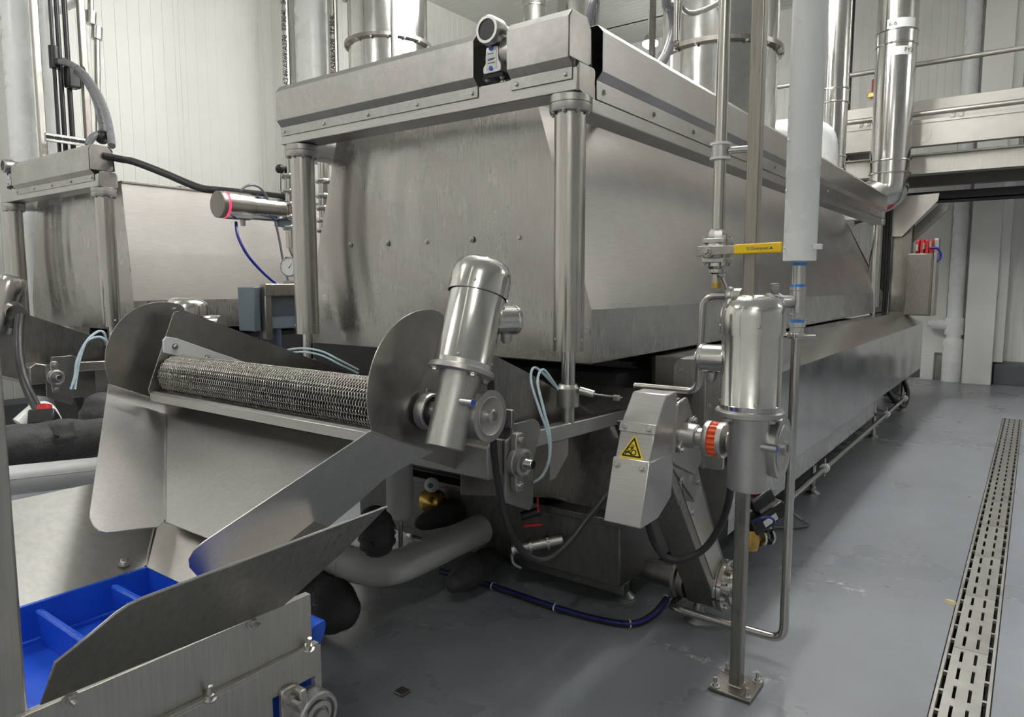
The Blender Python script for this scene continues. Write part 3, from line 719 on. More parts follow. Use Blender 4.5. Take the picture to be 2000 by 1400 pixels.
    for y, z in ((1.94, 1.02), (2.12, 1.02), (2.17, .995)): bolt(t, (-1.672+dx+.006, y, z), (1,0,0), .009)
    if belt:
        # balanced weave wire belt: one spiral per pitch along the path, alternating hand, joined by cross rods
        path = []
        for i in range(11): path.append((RY + .03 + .40*(1-i/10.0), RZ + RR + .006 - .162*(1-i/10.0)))
        a0 = 68
        path += arc(RY, RZ, RR+.006, a0, 268, 26)
        last = path[-1]
        for i in range(1, 26):
            s = i/25; path.append((last[0] + .62*s, last[1] - .115*sin(pi*s*.5)**1.0*1.0 - .16*s*s))
        P = np.array(path); seg = np.sqrt((np.diff(P, axis=0)**2).sum(1)); S = np.concatenate([[0], np.cumsum(seg)])
        pitch = .0145; nrow = int(S[-1]/pitch); xa, xb = -3.085+dx, -1.665+dx; cp = .0145; nc = int((xb-xa)/cp); K = 6
        V = []; Fc = []; sides = 3; wr = .0020
        ang = np.linspace(0, 2*pi*nc, nc*K+1)
        for r in range(nrow):
            s0 = (r+.5)*pitch
            p = np.array([np.interp(s0, S, P[:,0]), np.interp(s0, S, P[:,1])]); q = np.array([np.interp(s0+.003, S, P[:,0]), np.interp(s0+.003, S, P[:,1])])
            tv = (q-p)/np.linalg.norm(q-p); nv = np.array([tv[1], -tv[0]])
            if nv[0]*(p[0]-RY) + nv[1]*(p[1]-RZ) < 0 and s0 < 1.0: nv = -nv
            hand = 1 if r % 2 else -1
            X = xa + ang/(2*pi)*cp
            A = np.cos(ang*hand + (0 if r % 2 else 1.0)); B = np.sin(ang*hand + (0 if r % 2 else 1.0))
            C = np.stack([X, p[0] + tv[0]*A*.0100 + nv[0]*B*.0040, p[1] + tv[1]*A*.0100 + nv[1]*B*.0040], 1)
            T = np.gradient(C, axis=0); T /= np.linalg.norm(T, axis=1)[:, None]
            U = np.cross(T, np.array([.3, .5, .81])); U /= np.linalg.norm(U, axis=1)[:, None]; W = np.cross(T, U)
            base = sum(len(v) for v in V)
            ring = np.concatenate([(C + (U*cos(2*pi*k/sides) + W*sin(2*pi*k/sides))*wr)[:, None, :] for k in range(sides)], 1).reshape(-1, 3)
            V.append(ring); n = len(C)
            i = np.arange(n-1)[:, None]*sides + base; k = np.arange(sides)[None, :]; k2 = (k+1) % sides
            Fc.append(np.stack([i+k, i+k2, i+sides+k2, i+sides+k], -1).reshape(-1, 4))
        V = np.concatenate(V); Fc = np.concatenate(Fc)
        me = bpy.data.meshes.new('wire_belt'); b0 = ROOT[t.name]
        me.vertices.add(len(V)); me.vertices.foreach_set('co', (V - np.array(b0)).astype(np.float32).ravel())
        me.loops.add(Fc.size); me.loops.foreach_set('vertex_index', Fc.astype(np.int32).ravel())
        me.polygons.add(len(Fc)); me.polygons.foreach_set('loop_start', np.arange(0, Fc.size, 4, dtype=np.int32))
        me.update(calc_edges=True); me.validate()
        me.polygons.foreach_set('use_smooth', [True]*len(me.polygons)); me.materials.append(MATS['steel_wire'])
        o = bpy.data.objects.new('wire_belt', me); COL.objects.link(o); o.parent = t; o['kind'] = 'stuff'; o['label'] = 'woven wire mesh belt wrapped round the nose roller'
        ROOT[o.name] = b0
    return t
discharge(0, 'inclined wire mesh discharge conveyor coming out under the centre hood')
discharge(-4.03, 'discharge conveyor of the left fryer seen behind the upright', False)

# ------------------------------------------------------------------ chute
t = thing('discharge_chute', 'bent stainless discharge chute with rounded side fins below the wire belt', 'chute', (-2.3, 1.35, .7))
XF = -1.572
fin = arc(1.672, 1.155, .262, 203, 78, 18) + [(1.80, 1.37), (1.815, 1.26)] + arc(1.735, 1.135, .105, 75, 262, 12) + [(1.705, 1.0), (1.69, .945)]
obj('fin', MB().prism(fin, 'x', XF-.004, XF), 'steel_plate', t, .001)
finl = arc(1.672, 1.155, .262, 203, 70, 18) + [(1.78, 1.385), (1.78, 1.0), (1.69, .945)]
obj('fin', MB().prism(finl, 'x', -3.238, -3.234), 'steel_plate', t, .001)
# blade: long side wall of the chute, turned slightly inwards
BA, BB = .165, .385
bn = Vector((1, -BA, -BB)).normalized(); b0_ = Vector((XF-.002, 1.418, 1.062))
def on_blade(u, v):
    d = Vector(_fw*F_PX + _rt*(u-1000) - _up*(v-700)); c0 = Vector(_C); return c0 + d*((b0_-c0).dot(bn)/d.dot(bn))
def xb(y, z): return XF - .002 + BA*(y-1.418) + BB*(z-1.062)
BL = [Vector((xb(1.418, 1.062), 1.418, 1.062)), Vector((xb(1.69, .945), 1.69, .945))] + [on_blade(*q) for q in ((762, 925), (700, 980), (600, 1062), (480, 1130), (420, 1140), (388, 1128), (370, 1108), (368, 1092), (378, 1074), (400, 1056))]
obj('side_blade', MB().plate([tuple(p) for p in BL], .004), 'steel_chute', t, .0008)
fz = lambda y: .942 + .40*(y-1.665)
obj('floor_sheet', MB().plate([(-3.232, 1.665, fz(1.665)), (xb(1.665, fz(1.665))-.003, 1.665, fz(1.665)), (xb(1.13, fz(1.13))-.003, 1.13, fz(1.13)), (-2.24, 1.13, fz(1.13))], .004), 'steel_chute', t, .0008)
A = Vector((-3.234, 1.418, 1.062)); B = Vector((-3.234, 1.667, .945)); Cc = Vector((-2.24, 1.13, fz(1.13)))
nw = (B-A).cross(Cc-A).normalized()
def on_wing(u, v):
    d = Vector(_fw*F_PX + _rt*(u-1000) - _up*(v-700)); c0 = Vector(_C); return c0 + d*((A-c0).dot(nw)/d.dot(nw))
W = [A, B, Cc] + [on_wing(*q) for q in ((316, 1024), (306, 1030), (290, 1031), (207, 1041), (194, 1037), (182, 1026), (175, 1010), (175, 1000))]
obj('side_wing', MB().plate([tuple(p) for p in W], .004), 'steel_chute', t, .0008)
def weld(a, b, n, seed):
    rnd = random.Random(seed); pts = [Vector(a)+(Vector(b)-Vector(a))*(i/n) for i in range(n+1)]
    return MB().sweep(pts, [.0032*rnd.uniform(.8, 1.35) for _ in pts], 6)
obj('weld_bead', weld((XF+.001, 1.418, 1.062), (XF+.001, 1.69, .945), 40, 1), 'steel_cast', t)
obj('weld_bead', weld(A+Vector((.004,0,0)), B+Vector((.004,0,0)), 40, 2), 'steel_cast', t)
obj('weld_bead', weld(B+Vector((.004,0,.004)), Cc+Vector((.002,0,.004)), 60, 3), 'steel_cast', t)

# ================================================================== GEARMOTORS
def gearmotor(label, shaft, up_dir, sgn_box, wk=1.0):
    """shaft = point where the output axis (world x) meets the case centre plane; worm axis lies .085 in front (-y side)"""
    Wd = Vector(up_dir).normalized(); Xd = Vector((1, 0, 0)); Bd = Wd.cross(Xd).normalized()   # towards the back
    if Bd.y < 0: Bd = -Bd
    o = Vector(shaft) - Bd*.085
    t = thing('gearmotor', label, 'motor', o - Wd*.13)
    obj('motor_body', MB().lathe([(0,.125),(.088,.125),(.0885,.14),(.087,.142),(.087,.365),(0,.365)], o, Wd, 56), 'steel_polished', t)
    obj('fan_cover', MB().lathe([(.0905,.352),(.0935,.352),(.0935,.405),(.090,.428),(.079,.449),(.060,.462),(.03,.468),(0,.469)], o, Wd, 56), 'steel_polished', t)
    fl_ = obj('flange', MB().lathe([(0,.105),(.095,.105),(.100,.108),(.100,.120),(.096,.125),(0,.125)], o, Wd, 48), 'steel_cast', t)
    obj('worm_case', MB().lathe([(0,-.118),(.047,-.118),(.054,-.122),(.059,-.118),(.059,.05),(.060,.07),(.064,.10),(.064,.106),(0,.106)], o, Wd, 40), 'steel_cast', t)
    s0 = Vector(shaft)
    obj('wheel_case', MB().lathe([(0,-.07),(.062*wk,-.07),(.072*wk,-.05),(.076*wk,.05),(.079*wk,.072),(.079*wk,.079),(0,.079)], s0, Xd, 48), 'steel_cast', t)
    obj('wheel_cover', MB().lathe([(.058*wk,.079),(.060*wk,.079),(.0605*wk,.081),(.058*wk,.083),(.056*wk,.0815),(.022,.0815),(.022,.090),(.019,.092),(.013,.092),(.013,.076),(0,.076)], s0, Xd, 48), 'steel_cast', t)
    web = MB()
    web.hexa([tuple(o + Wd*a + Bd*b + Xd*c) for a, b, c in ((-.05,.0,-.035),(-.05,.0,.035),(-.05,.09,.035),(-.05,.09,-.035),(.085,.0,-.035),(.085,.0,.035),(.045,.10,.03),(.045,.10,-.03))])
    obj('case_web', web, 'steel_cast', t, .012, bseg=3)
    pl = obj('oil_plug', MB().cyl(o + Wd*.02 + Xd*.04 - Bd*.025, o + Wd*.02 + Xd*.092 - Bd*.025, .012, n=18), 'steel_cast', t)
    obj('plug_cap', MB().cyl(o + Wd*.02 + Xd*.091 - Bd*.025, o + Wd*.02 + Xd*.094 - Bd*.025, .0095, n=18), 'blue_plastic', pl)
    for k in range(4):
        a = pi/4 + k*pi/2 + .35
        bolt(fl_, o + Wd*.105 + (Xd*cos(a) + Bd*sin(a))*.085, -Wd, .010)
    for k in range(4):
        a = -pi/2 + k*pi/2 + .5
        bolt(t, o + Wd*.375 + (Xd*cos(a) + Bd*sin(a))*.093, Xd*cos(a) + Bd*sin(a), .005, 'screw', style='dome')
        bolt(t, o + Wd*.150 + (Xd*cos(a) + Bd*sin(a))*.087, Xd*cos(a) + Bd*sin(a), .005, 'screw', style='dome')
    bd = Vector(sgn_box).normalized()
    bo = o + Wd*.27 + bd*.075
    tb = obj('terminal_box', MB().lathe([(0,0),(.044,0),(.044,.068),(.046,.07),(.046,.078),(.040,.084),(0,.085)], bo, bd, 36), 'steel_polished', t)
    obj('gland', MB().lathe([(0,0),(.018,0),(.018,.02),(.012,.03),(0,.03)], bo + bd*.045 - Vector((0,0,.042)), (0,0,-1), 12), 'steel_cast', tb)
    obj('box_screw', MB().lathe([(0,0),(.02,0),(.02,.012),(0,.012)], bo + bd*.084, bd, 20), 'steel_cast', tb)
    return t, o, Wd, Bd
# tilted one on the discharge conveyor: lean measured in its own plane
p_lo, p_hi = at(868, 855, x=-1.39), at(948, 490, x=-1.39)
lean = (p_hi - p_lo).normalized()
gm1, gm1_o, gm1_w, gm1_b = gearmotor('tilted shiny gearmotor driving the wire belt roller', (-1.375, RY+.005, 1.103), lean, (.42, 1.0, 0))
gm2, gm2_o, gm2_w, gm2_b = gearmotor('upright shiny gearmotor in front of the square post', (-.672, 2.20, 1.0), (0, 0, 1), (-1, 0, 0), 1.2)
# drive parts between the tilted gearmotor and the belt roller
t = thing('drive_bearing', 'round flange bearing on the roller shaft beside the tilted gearmotor', 'bearing', (-1.55, RY, RZ-.06))
obj('shaft', MB().cyl((-1.70, RY, RZ), (-1.44, RY, RZ), .018, n=20), 'steel_polished', t)
obj('ring', MB().lathe([(.022,0),(.058,0),(.060,.006),(.060,.032),(.057,.036),(.050,.036),(.050,.026),(.022,.026)], (-1.558, RY, RZ), (1,0,0), 36), 'steel_cast', t)
obj('seal', MB().lathe([(.018,.01),(.051,.01),(.051,.027),(.018,.027)], (-1.556, RY, RZ), (1,0,0), 30), 'black_rubber', t)
obj('collar', MB().lathe([(.017,0),(.034,0),(.034,.05),(.028,.055),(.028,.10),(.017,.10)], (-1.54, RY, RZ), (1,0,0), 28), 'steel_cast', t)
obj('grease_nipple', MB().cyl((-1.542, RY-.01, RZ+.058), (-1.542, RY-.01, RZ+.075), .005, n=8), 'steel_cast', t)
# motor mounting bracket under the tilted gearmotor
t = thing('motor_bracket', 'small steel reaction bracket under the tilted gearmotor', 'bracket', (-1.47, 1.72, .93))
obj('plate', MB().prism(rounded([(1.60, 1.03), (1.60, .985), (1.645, .972), (1.70, .975), (1.70, 1.01), (1.88, .985), (1.90, 1.03), (1.78, 1.06)], .01), 'x', -1.50, -1.47), 'steel_plate', t, .002)
obj('tongue', MB().box((-1.53, 1.83, 1.03), (-1.35, 1.845, 1.09)), 'steel_plate', t, .003)

# ================================================================== SPROCKET GUARD, LEG, COUPLING
t = thing('sprocket_guard', 'folded stainless chain guard with a yellow pinch warning triangle', 'guard', (-1.0, 2.05, .74))
GX0_, GX1_ = -1.040, -.920
upper = [(1.957, .950), (2.000, 1.062), (2.075, 1.150), (2.155, 1.150), (2.16, 1.0), (2.13, .950)]
lower = [(1.925, .745), (1.957, .890), (2.130, .890), (2.145, .80), (2.10, .745)]
obj('upper_shell', MB().prism(upper, 'x', GX0_, GX1_), 'steel_brushed_x', t, .004)
obj('lower_shell', MB().prism([(1.896, .762), (1.952, .957), (2.137, .957), (2.118, .81), (2.02, .762)], 'x', GX0_-.004, GX1_+.004), 'steel_brushed_x', t, .004)
obj('lap_strip', MB().prism([(1.9855, 1.036), (1.9965, 1.064), (2.001, 1.0625), (1.990, 1.0345)], 'x', GX0_-.002, GX1_+.002), 'steel_brushed_x', t, .0008)
nf = Vector((0, -.947, .32)).normalized(); nf = Vector((0, -(1.062-.950), (2.000-1.957))).normalized()
def on_front(x, s, lift=.0): # point on guard front: s = height z
    y = 1.957 + (s-.950)*(.043/.112); return Vector((x, y, s)) + nf*lift
for x, z in ((-1.022, 1.048), (-.938, 1.048)): bolt(t, on_front(x, z, .004), nf, .009)
for x in (-1.025, -.938): bolt(t, Vector((x, 1.946, .935)), nf, .009)
# warning label: flat print built on the guard
e1 = Vector((1, 0, 0)); e2 = (on_front(-1, 1.0)-on_front(-1, .9)).normalized(); c0 = on_front(-.984, .987, .0012)
def flat(pts, lift, name, mat, parent, th=.0006):
    P = [c0 + e1*x + e2*y + nf*lift for x, y in pts]; return obj(name, MB().plate([tuple(p) for p in P], th), mat, parent)
S_ = .047
tri = lambda s, cy=0: [(-s*.93, -s*.72+cy), (s*.93, -s*.72+cy), (0, s*.98+cy)]
lab = flat(rounded(tri(S_), .012), .0, 'warning_label', 'label_yellow', t); lab['label'] = 'yellow triangle label with hand and gears'
flat(rounded(tri(S_*.80), .006), .0007, 'black_border', 'ink', lab)
flat(rounded(tri(S_*.60, -.0015), .004), .0014, 'yellow_field', 'label_yellow', lab)
def cog(cx, cy, r, n):
    out = []
    for i in range(n*4):
        a = 2*pi*i/(n*4); rr = r*1.22 if (i % 4) in (0, 1) else r; out.append((cx+rr*cos(a), cy+rr*sin(a)))
    return out
for cx, cy, r, n in ((-.009, -.003, .0062, 9), (.0065, -.0125, .0085, 11)):
    flat(cog(cx, cy, r, n), .0021, 'gear_print', 'ink', lab); flat(arc(cx, cy, r*.68, 0, 345, 16), .0026, 'gear_hole', 'label_yellow', lab)
flat([(-.0225, -.019), (-.020, -.011), (-.013, -.0095), (-.004, -.012), (.004, -.023), (.001, -.0235), (-.006, -.0175), (-.015, -.0155), (-.021, -.0225)], .0021, 'hand_print', 'ink', lab)
for a in (60, 80, 100, 120): flat([(-.001, -.004), (.001, -.004), (.0005+.013*cos(radians(a)), .011*sin(radians(a))+.002), (-.0005+.013*cos(radians(a)), .011*sin(radians(a))+.002)], .0029, 'finger_print', 'ink', lab)

t = thing('chain_leg', 'slanted dark stainless chain casing leg ending in a round bolted flange', 'casing', (-1.05, 2.6, .1))
LX1, LX0 = -1.03, -1.16
lq = [at(u, v, x=LX1) for u, v in ((1268, 830), (1335, 815), (1415, 1095), (1424, 1150), (1398, 1188), (1388, 1150))]
obj('casing', MB().prism([(p.y, p.z) for p in lq], 'x', LX0, LX1), 'steel_worn_shade', t, .004)
lq2 = [at(u, v, x=LX1) for u, v in ((1300, 870), (1340, 850), (1408, 1090), (1392, 1130))]
obj('lit_face', MB().prism([(p.y, p.z) for p in lq2], 'x', LX1, LX1+.003), 'steel_frame_light', t, .001)  # lighter steel paints the lit side of the casing
for i, (dy, th_) in enumerate(((.0, .012), (.0, .010))):
    obj('mount_plate', MB().prism(rounded([(2.12+.03*i, 1.115), (2.20+.02*i, 1.125), (2.30, 1.02), (2.40-.03*i, .78+.1*i), (2.34-.03*i, .74+.1*i), (2.12, .92)], .012), 'x', -.938+.016*i, -.938+.016*i+th_), 'steel_plate', t, .002)
for y, z in ((2.36, .80), (2.22, .84), (2.32, .70)): bolt(t, (-.926, y, z), (1,0,0), .009)
fcv = at(1413, 1142, x=-1.02); fc = (-1.03, fcv.y, fcv.z)
fg = obj('flange', MB().lathe([(0,0),(.112,0),(.112,.012),(.105,.014),(.105,.018),(.112,.02),(.112,.034),(.07,.034),(.07,.06),(.045,.062),(.045,.09),(0,.09)], fc, (1,0,0), 48), 'steel_polished', t)
for k in range(8):
    a = 2*pi*k/8 + .3; bolt(fg, (fc[0]+.034, fc[1]+.092*cos(a), fc[2]+.092*sin(a)), (1,0,0), .010)
obj('rear_flange', MB().lathe([(0,0),(.09,0),(.09,.014),(.075,.02),(.075,.05),(0,.05)], (-1.215, fc[1]-.04, fc[2]-.005), (1,0,0), 40), 'steel_worn_shade', t)
obj('cross_tube', MB().cyl((-2.6, fc[1]-.04, fc[2]), (-1.19, fc[1]-.04, fc[2]), .055, n=28), 'steel_worn_shade', t)
tz = obj('tensioner', MB().hexa([(-.975,2.37,.72),(-.935,2.37,.72),(-.935,2.41,.74),(-.975,2.41,.74),(-.975,2.31,.83),(-.935,2.31,.83),(-.935,2.35,.85),(-.975,2.35,.85)]), 'steel_cast', t, .004)
bolt(tz, (-.94, 2.30, .83), (1,-.3,0), .014)
l = obj('leg', MB().cyl((-1.13, 2.94, .03), (-1.13, 2.94, .14), .018, n=16), 'steel_tube', t)
obj('foot', MB().lathe([(0,0),(.058,0),(.056,.012),(.026,.036),(.022,.04),(.022,.07),(0,.07)], (-1.13, 2.94, 0), (0,0,1), 24), 'steel_cast', l)

t = thing('shaft_coupling', 'shaft coupling with an orange ribbed rubber ring beside the upright gearmotor', 'coupling', (-.80, 2.2, .95))
sx = lambda a: (a, 2.20, 1.0)
obj('shaft', MB().cyl(sx(-.955), sx(-.70), .017, n=20), 'steel_polished', t)
obj('flange_bearing', MB().lathe([(.018,0),(.042,0),(.040,.045),(.034,.05),(.018,.05)], sx(-.912), (1,0,0), 28), 'steel_cast', t)
bx_ = obj('bearing_foot', MB().prism(rounded([(2.135, .965), (2.17, .94), (2.265, 1.03), (2.24, 1.06)], .02), 'x', -.912, -.900), 'steel_cast', t, .002)
for y, z in ((2.153, .96), (2.25, 1.043)): bolt(bx_, (-.900, y, z), (1,0,0), .010)
obj('hub', MB().lathe([(.017,0),(.03,0),(.03,.035),(.055,.04),(.058,.044),(.058,.058),(.017,.058)], sx(-.875), (1,0,0), 36), 'galvanised', t)
ribs = []
for i in range(72):
    a = 2*pi*i/72; rr = .056 if (i % 4) < 2 else .0515; ribs.append((2.20+rr*cos(a), 1.0+rr*sin(a)))
obj('rubber_ring', MB().prism(ribs, 'x', -.817, -.788), 'orange', t, .001)
obj('hub', MB().lathe([(.017,0),(.058,0),(.058,.016),(.053,.02),(.034,.028),(.034,.05),(.017,.05)], sx(-.788), (1,0,0), 36), 'galvanised', t)

# ================================================================== BLUE BELT CONVEYOR AND HOPPER
XP = -1.40
t = thing('belt_conveyor', 'stainless conveyor with blue cleated belt at the lower left', 'conveyor', (-1.8, .4, .2))
obj('upper_side_panel', MB().box((XP-.003, -.6, .612), (XP, 1.058, .735)).box((XP-.02, -.6, .733), (XP, 1.058, .736)), 'steel_frame_light', t, .001)
obj('panel_ledge', MB().box((XP-.003, -.6, .604), (XP+.016, 1.066, .612)), 'steel_frame_light', t, .001)
# lower panel with a slotted hole near the end
lp = [(-.6, .20), (1.072, .20), (1.072, .604), (-.6, .604)]
sl = MB()
hy0, hy1, hz = 1.005, 1.047, .492
sl.box((XP+.013, -.6, .20), (XP+.016, .93, .604)).box((XP+.013, .93, .53), (XP+.016, 1.072, .604)).box((XP+.013, .93, .20), (XP+.016, 1.072, .45)).box((XP+.013, 1.052, .45), (XP+.016, 1.072, .53))
obj('lower_side_panel', sl, 'steel_frame_light', t, .001)
obj('slot_backing', MB().box((XP-.02, .93, .44), (XP-.01, 1.06, .54)), 'blue_belt', t)
obj('side_panel', MB().box((-2.24, -.6, .25), (-2.23, 1.06, .60)), 'steel_plate', t)
for u, v in ((136, 1366), (493, 1215), (402, 1356), (595, 1264)):
    p = at(u, v, x=XP); bolt(t, (XP if v != 1356 and v != 1264 else XP+.012, p.y, p.z if v in (1366, 1215) else .606), (1,0,0) if v in (1366, 1215) else (.3, 0, 1), .010, style='stud')
BZ = .505
obj('belt', MB().prism([(-.6, BZ-.012), (1.05, BZ-.012), (1.07, BZ-.03), (1.075, BZ-.02), (1.055, BZ), (-.6, BZ)], 'x', -2.19, -1.43), 'blue_belt', t, .001)
obj('belt_sidewall', MB().box((-2.205, -.6, BZ-.01), (-2.192, 1.055, .615)), 'blue_belt', t, .003)
obj('belt_sidewall', MB().box((-1.44, -.6, BZ-.01), (-1.428, 1.05, .612)), 'blue_belt', t, .003)
obj('belt_edge_strip', MB().box((-2.190, -.6, BZ), (-2.178, 1.055, BZ+.012)), 'blue_belt', t, .002)
fm = None
for y in (-.26, -.06, .14, .34, .54, .74, .94):
    obj('flight', MB().prism([(y-.006, BZ), (y+.008, BZ), (y+.004, .60), (y-.012, .604), (y-.016, .598)], 'x', -2.17, -1.46), 'blue_belt', t, .002)
obj('tail_wrap', MB().prism(rounded([(1.02, .60), (1.075, .632), (1.125, .640), (1.12, .60), (1.06, .52), (1.03, .50)], .02), 'x', -1.62, -1.425), 'blue_belt', t, .003)  # inner width added, unseen, so the chute blade reflects blue
obj('tail_closure', MB().prism([(1.045, .50), (1.052, .50), (1.052, .612), (1.045, .612)], 'x', -2.19, -1.63), 'blue_belt', t)
# bearing carrier at the lower corner
bc = obj('bearing_carrier', MB().prism(rounded([(.945, .40), (.945, .545), (.985, .545), (.995, .53), (.995, .50), (1.02, .50), (1.02, .40)], .012), 'x', XP+.016, XP+.03), 'steel_cast', t, .003)
obj('carrier_lug', MB().box((XP+.016, .975, .40), (XP+.06, .995, .54)), 'steel_cast', bc, .004)
bcn = (XP+.03, 1.025, .455)
obj('bearing', MB().lathe([(0,-.015),(.058,-.015),(.058,.03),(.054,.034),(.046,.034),(.046,.022),(.036,.022),(.036,.034),(.026,.036),(.026,.03),(.018,.03),(.018,.044),(0,.044)], bcn, (1,0,0), 36), 'steel_cast', bc)
bolt(bc, (XP+.03, .966, .515), (1,0,0), .013, style='stud')
# upright welded to the near side panel
up = thing('upright_post', 'pale stainless upright at the left edge of the picture', 'post', (-1.45, .40, .72))
obj('tube', MB().box((-1.475, .385, .72), (-1.412, .45, 3.2)), 'steel_frame_light', up, .006, bseg=3)
obj('weld_bead', weld((-1.412, .452, .735), (-1.412, .40, .737), 14, 9), 'steel_cast', up)

t = thing('receiving_hopper', 'flared stainless hopper guards standing above the blue belt', 'hopper', (-1.8, .8, .6))
obj('guard_sheet', MB().plate([(-2.2, -.5, .612), (-2.2, 1.045, .612), (-2.6, 1.34, .807), (-2.6, -.5, .807)], .004), 'steel_guard', t, .0008)
obj('guard_sheet', MB().plate([(-2.2, 1.045, .612), (-1.56, 1.045, .612), (-1.62, 1.30, .79), (-2.6, 1.34, .807)], .004), 'steel_plate', t, .0008)
obj('fold_bead', MB().sweep([(-2.2, 1.043, .616), (-2.6, 1.338, .812)], .004, 6), 'steel_cast', t)
bolt(t, at(238, 1098, x=-2.24) + Vector((.012,0,0)), (.45, 0, .9), .012, style='hex')
pn = Vector((1, 0, -.667)).normalized(); pa = Vector((-1.412, 0, .715))
def on_lip(u, v):
    d = Vector(_fw*F_PX + _rt*(u-1000) - _up*(v-700)); c0_ = Vector(_C); return c0_ + d*((pa-c0_).dot(pn)/d.dot(pn))
LP = [on_lip(*q) for q in ((78, 1376), (97, 1325), (108, 1293), (180, 1236), (225, 1198), (250, 1181), (280, 1167), (500, 1085), (755, 989), (675, 1071), (575, 1163), (553, 1182))]
obj('guard_sheet', MB().plate([tuple(p) for p in LP], .004), 'steel_worn_shade', t, .0008)  # dark floor reflection put into the sheet's colour
obj('guard_lip', MB().sweep([tuple(p) for p in LP[1:9]], .0028, 6), 'steel_polished', t)

# ================================================================== SQUARE POST, VALVES AND PIPES AT THE RIGHT
t = thing('support_post', 'square stainless support post bolted to the floor by a base plate', 'post', (-.81, 2.51, 0))
obj('tube', MB().box((-.832, 2.488, .012), (-.788, 2.532, Z_CEIL-.01)), 'steel_post', t, .005, bseg=3)
bpl = obj('base_plate', MB().box((-.888, 2.428, .004), (-.732, 2.592, .014)), 'steel_worn_shade', t, .0015)
obj('grout', MB().box((-.884, 2.432, 0), (-.736, 2.588, .004)), 'dark_void', t)
for x in (-.868, -.752):
    for y in (2.448, 2.572): bolt(bpl, (x, y, .014), (0,0,1), .011, 'anchor', style='stud')
obj('weld_bead', weld((-.834, 2.486, .015), (-.786, 2.486, .015), 18, 5), 'steel_cast', t)
obj('weld_bead', weld((-.786, 2.486, .015), (-.786, 2.534, .015), 18, 6), 'steel_cast', t)
# pipe and ball valve
VX, VY = -.925, 2.49
t = thing('drop_pipe', 'thin stainless drop pipe clamped to the square post', 'pipe', (VX, VY, 1.70))
obj('pipe', MB().cyl((VX, VY, 1.69), (VX, VY, Z_CEIL-.01), .021, n=24), 'steel_tube', t)
cl = obj('clamp', MB().lathe([(0,0),(.032,0),(.032,.052),(0,.052)], (VX, VY, 1.935), (0,0,1), 24), 'steel_cast', t)
for z in (1.932, 1.982): obj('clamp_rim', MB().lathe([(0,0),(.036,0),(.036,.008),(0,.008)], (VX, VY, z), (0,0,1), 24), 'white_plastic', cl)
obj('clamp_arm', MB().cyl((VX+.03, VY, 1.961), (-.83, VY+.01, 1.961), .012, n=14), 'steel_polished', cl)
t = thing('ball_valve', 'stainless ball valve with a long yellow lever handle', 'valve', (VX, VY, 1.50))
bod = obj('body', MB().lathe([(0,-.04),(.03,-.04),(.044,-.03),(.05,0),(.044,.03),(.03,.04),(0,.04)], (VX, VY, 1.615), (0,0,1), 24), 'steel_cast', t)
for z0_ in (1.572, 1.640):
    obj('end_flange', MB().prism(rounded([(VX-.046, VY-.046), (VX+.046, VY-.046), (VX+.046, VY+.046), (VX-.046, VY+.046)], .018), 'z', z0_, z0_+.018), 'steel_cast', t, .003)
for sx_ in (-.036, .036):
    for sy_ in (-.036, .036):
        obj('tie_bolt', MB().cyl((VX+sx_, VY+sy_, 1.562), (VX+sx_, VY+sy_, 1.668), .008, n=6), 'steel_cast', t)
obj('top_hub', MB().lathe([(0,0),(.034,0),(.034,.022),(.026,.034),(0,.034)], (VX, VY, 1.658), (0,0,1), 8), 'steel_cast', t)
obj('outlet', MB().lathe([(0,0),(.034,0),(.034,-.012),(.026,-.022),(.026,-.034),(.016,-.04),(.015,-.075),(0,-.075)], (VX, VY, 1.572), (0,0,1), 20), 'steel_tube', t)
obj('thread', MB().lathe([(0,-.068),(.0165,-.068),(.0165,-.088),(0,-.088)], (VX, VY, 1.572), (0,0,1), 20), 'brass', t)
obj('stem_boss', MB().cyl((VX-.01, VY-.03, 1.612), (VX-.01, VY-.072, 1.612), .022, n=20), 'steel_cast', t)
lev = obj('lever', MB().hexa([(VX-.045,VY-.078,1.594),(VX+.09,VY-.078,1.60),(VX+.09,VY-.072,1.60),(VX-.045,VY-.072,1.594),(VX-.045,VY-.078,1.630),(VX+.09,VY-.078,1.628),(VX+.09,VY-.072,1.628),(VX-.045,VY-.072,1.630)]), 'steel_plate', t, .002)
bolt(lev, (VX-.01, VY-.079, 1.612), (0,-1,0), .012)
ga, gb = at(1433, 491, y=VY-.08), at(1527, 487, y=VY-.08)
gx0, gx1, gz = ga.x, gb.x, 1.6165
obj('grip', MB().hexa([(gx0,VY-.083,gz-.018),(gx1,VY-.083,gz-.016),(gx1,VY-.067,gz-.016),(gx0,VY-.067,gz-.018),(gx0,VY-.083,gz+.015),(gx1,VY-.083,gz+.019),(gx1,VY-.067,gz+.019),(gx0,VY-.067,gz+.015)]), 'yellow', lev, .005, bseg=3)
gmx = (gx0+gx1)/2
text('Guanyuan', .0145, (gmx+.008, VY-.0835, gz), (1, 0, .02), (0, 0, 1), 'ink_navy', lev)
text('ON )\nOFF', .006, (gmx-.030, VY-.0835, gz), (1, 0, .02), (0, 0, 1), 'ink_navy', lev)
obj('maker_mark', MB().prism([(gmx+.040, gz-.003), (gmx+.052, gz-.003), (gmx+.046, gz+.005)], 'y', VY-.0838, VY-.083), 'ink_navy', lev)
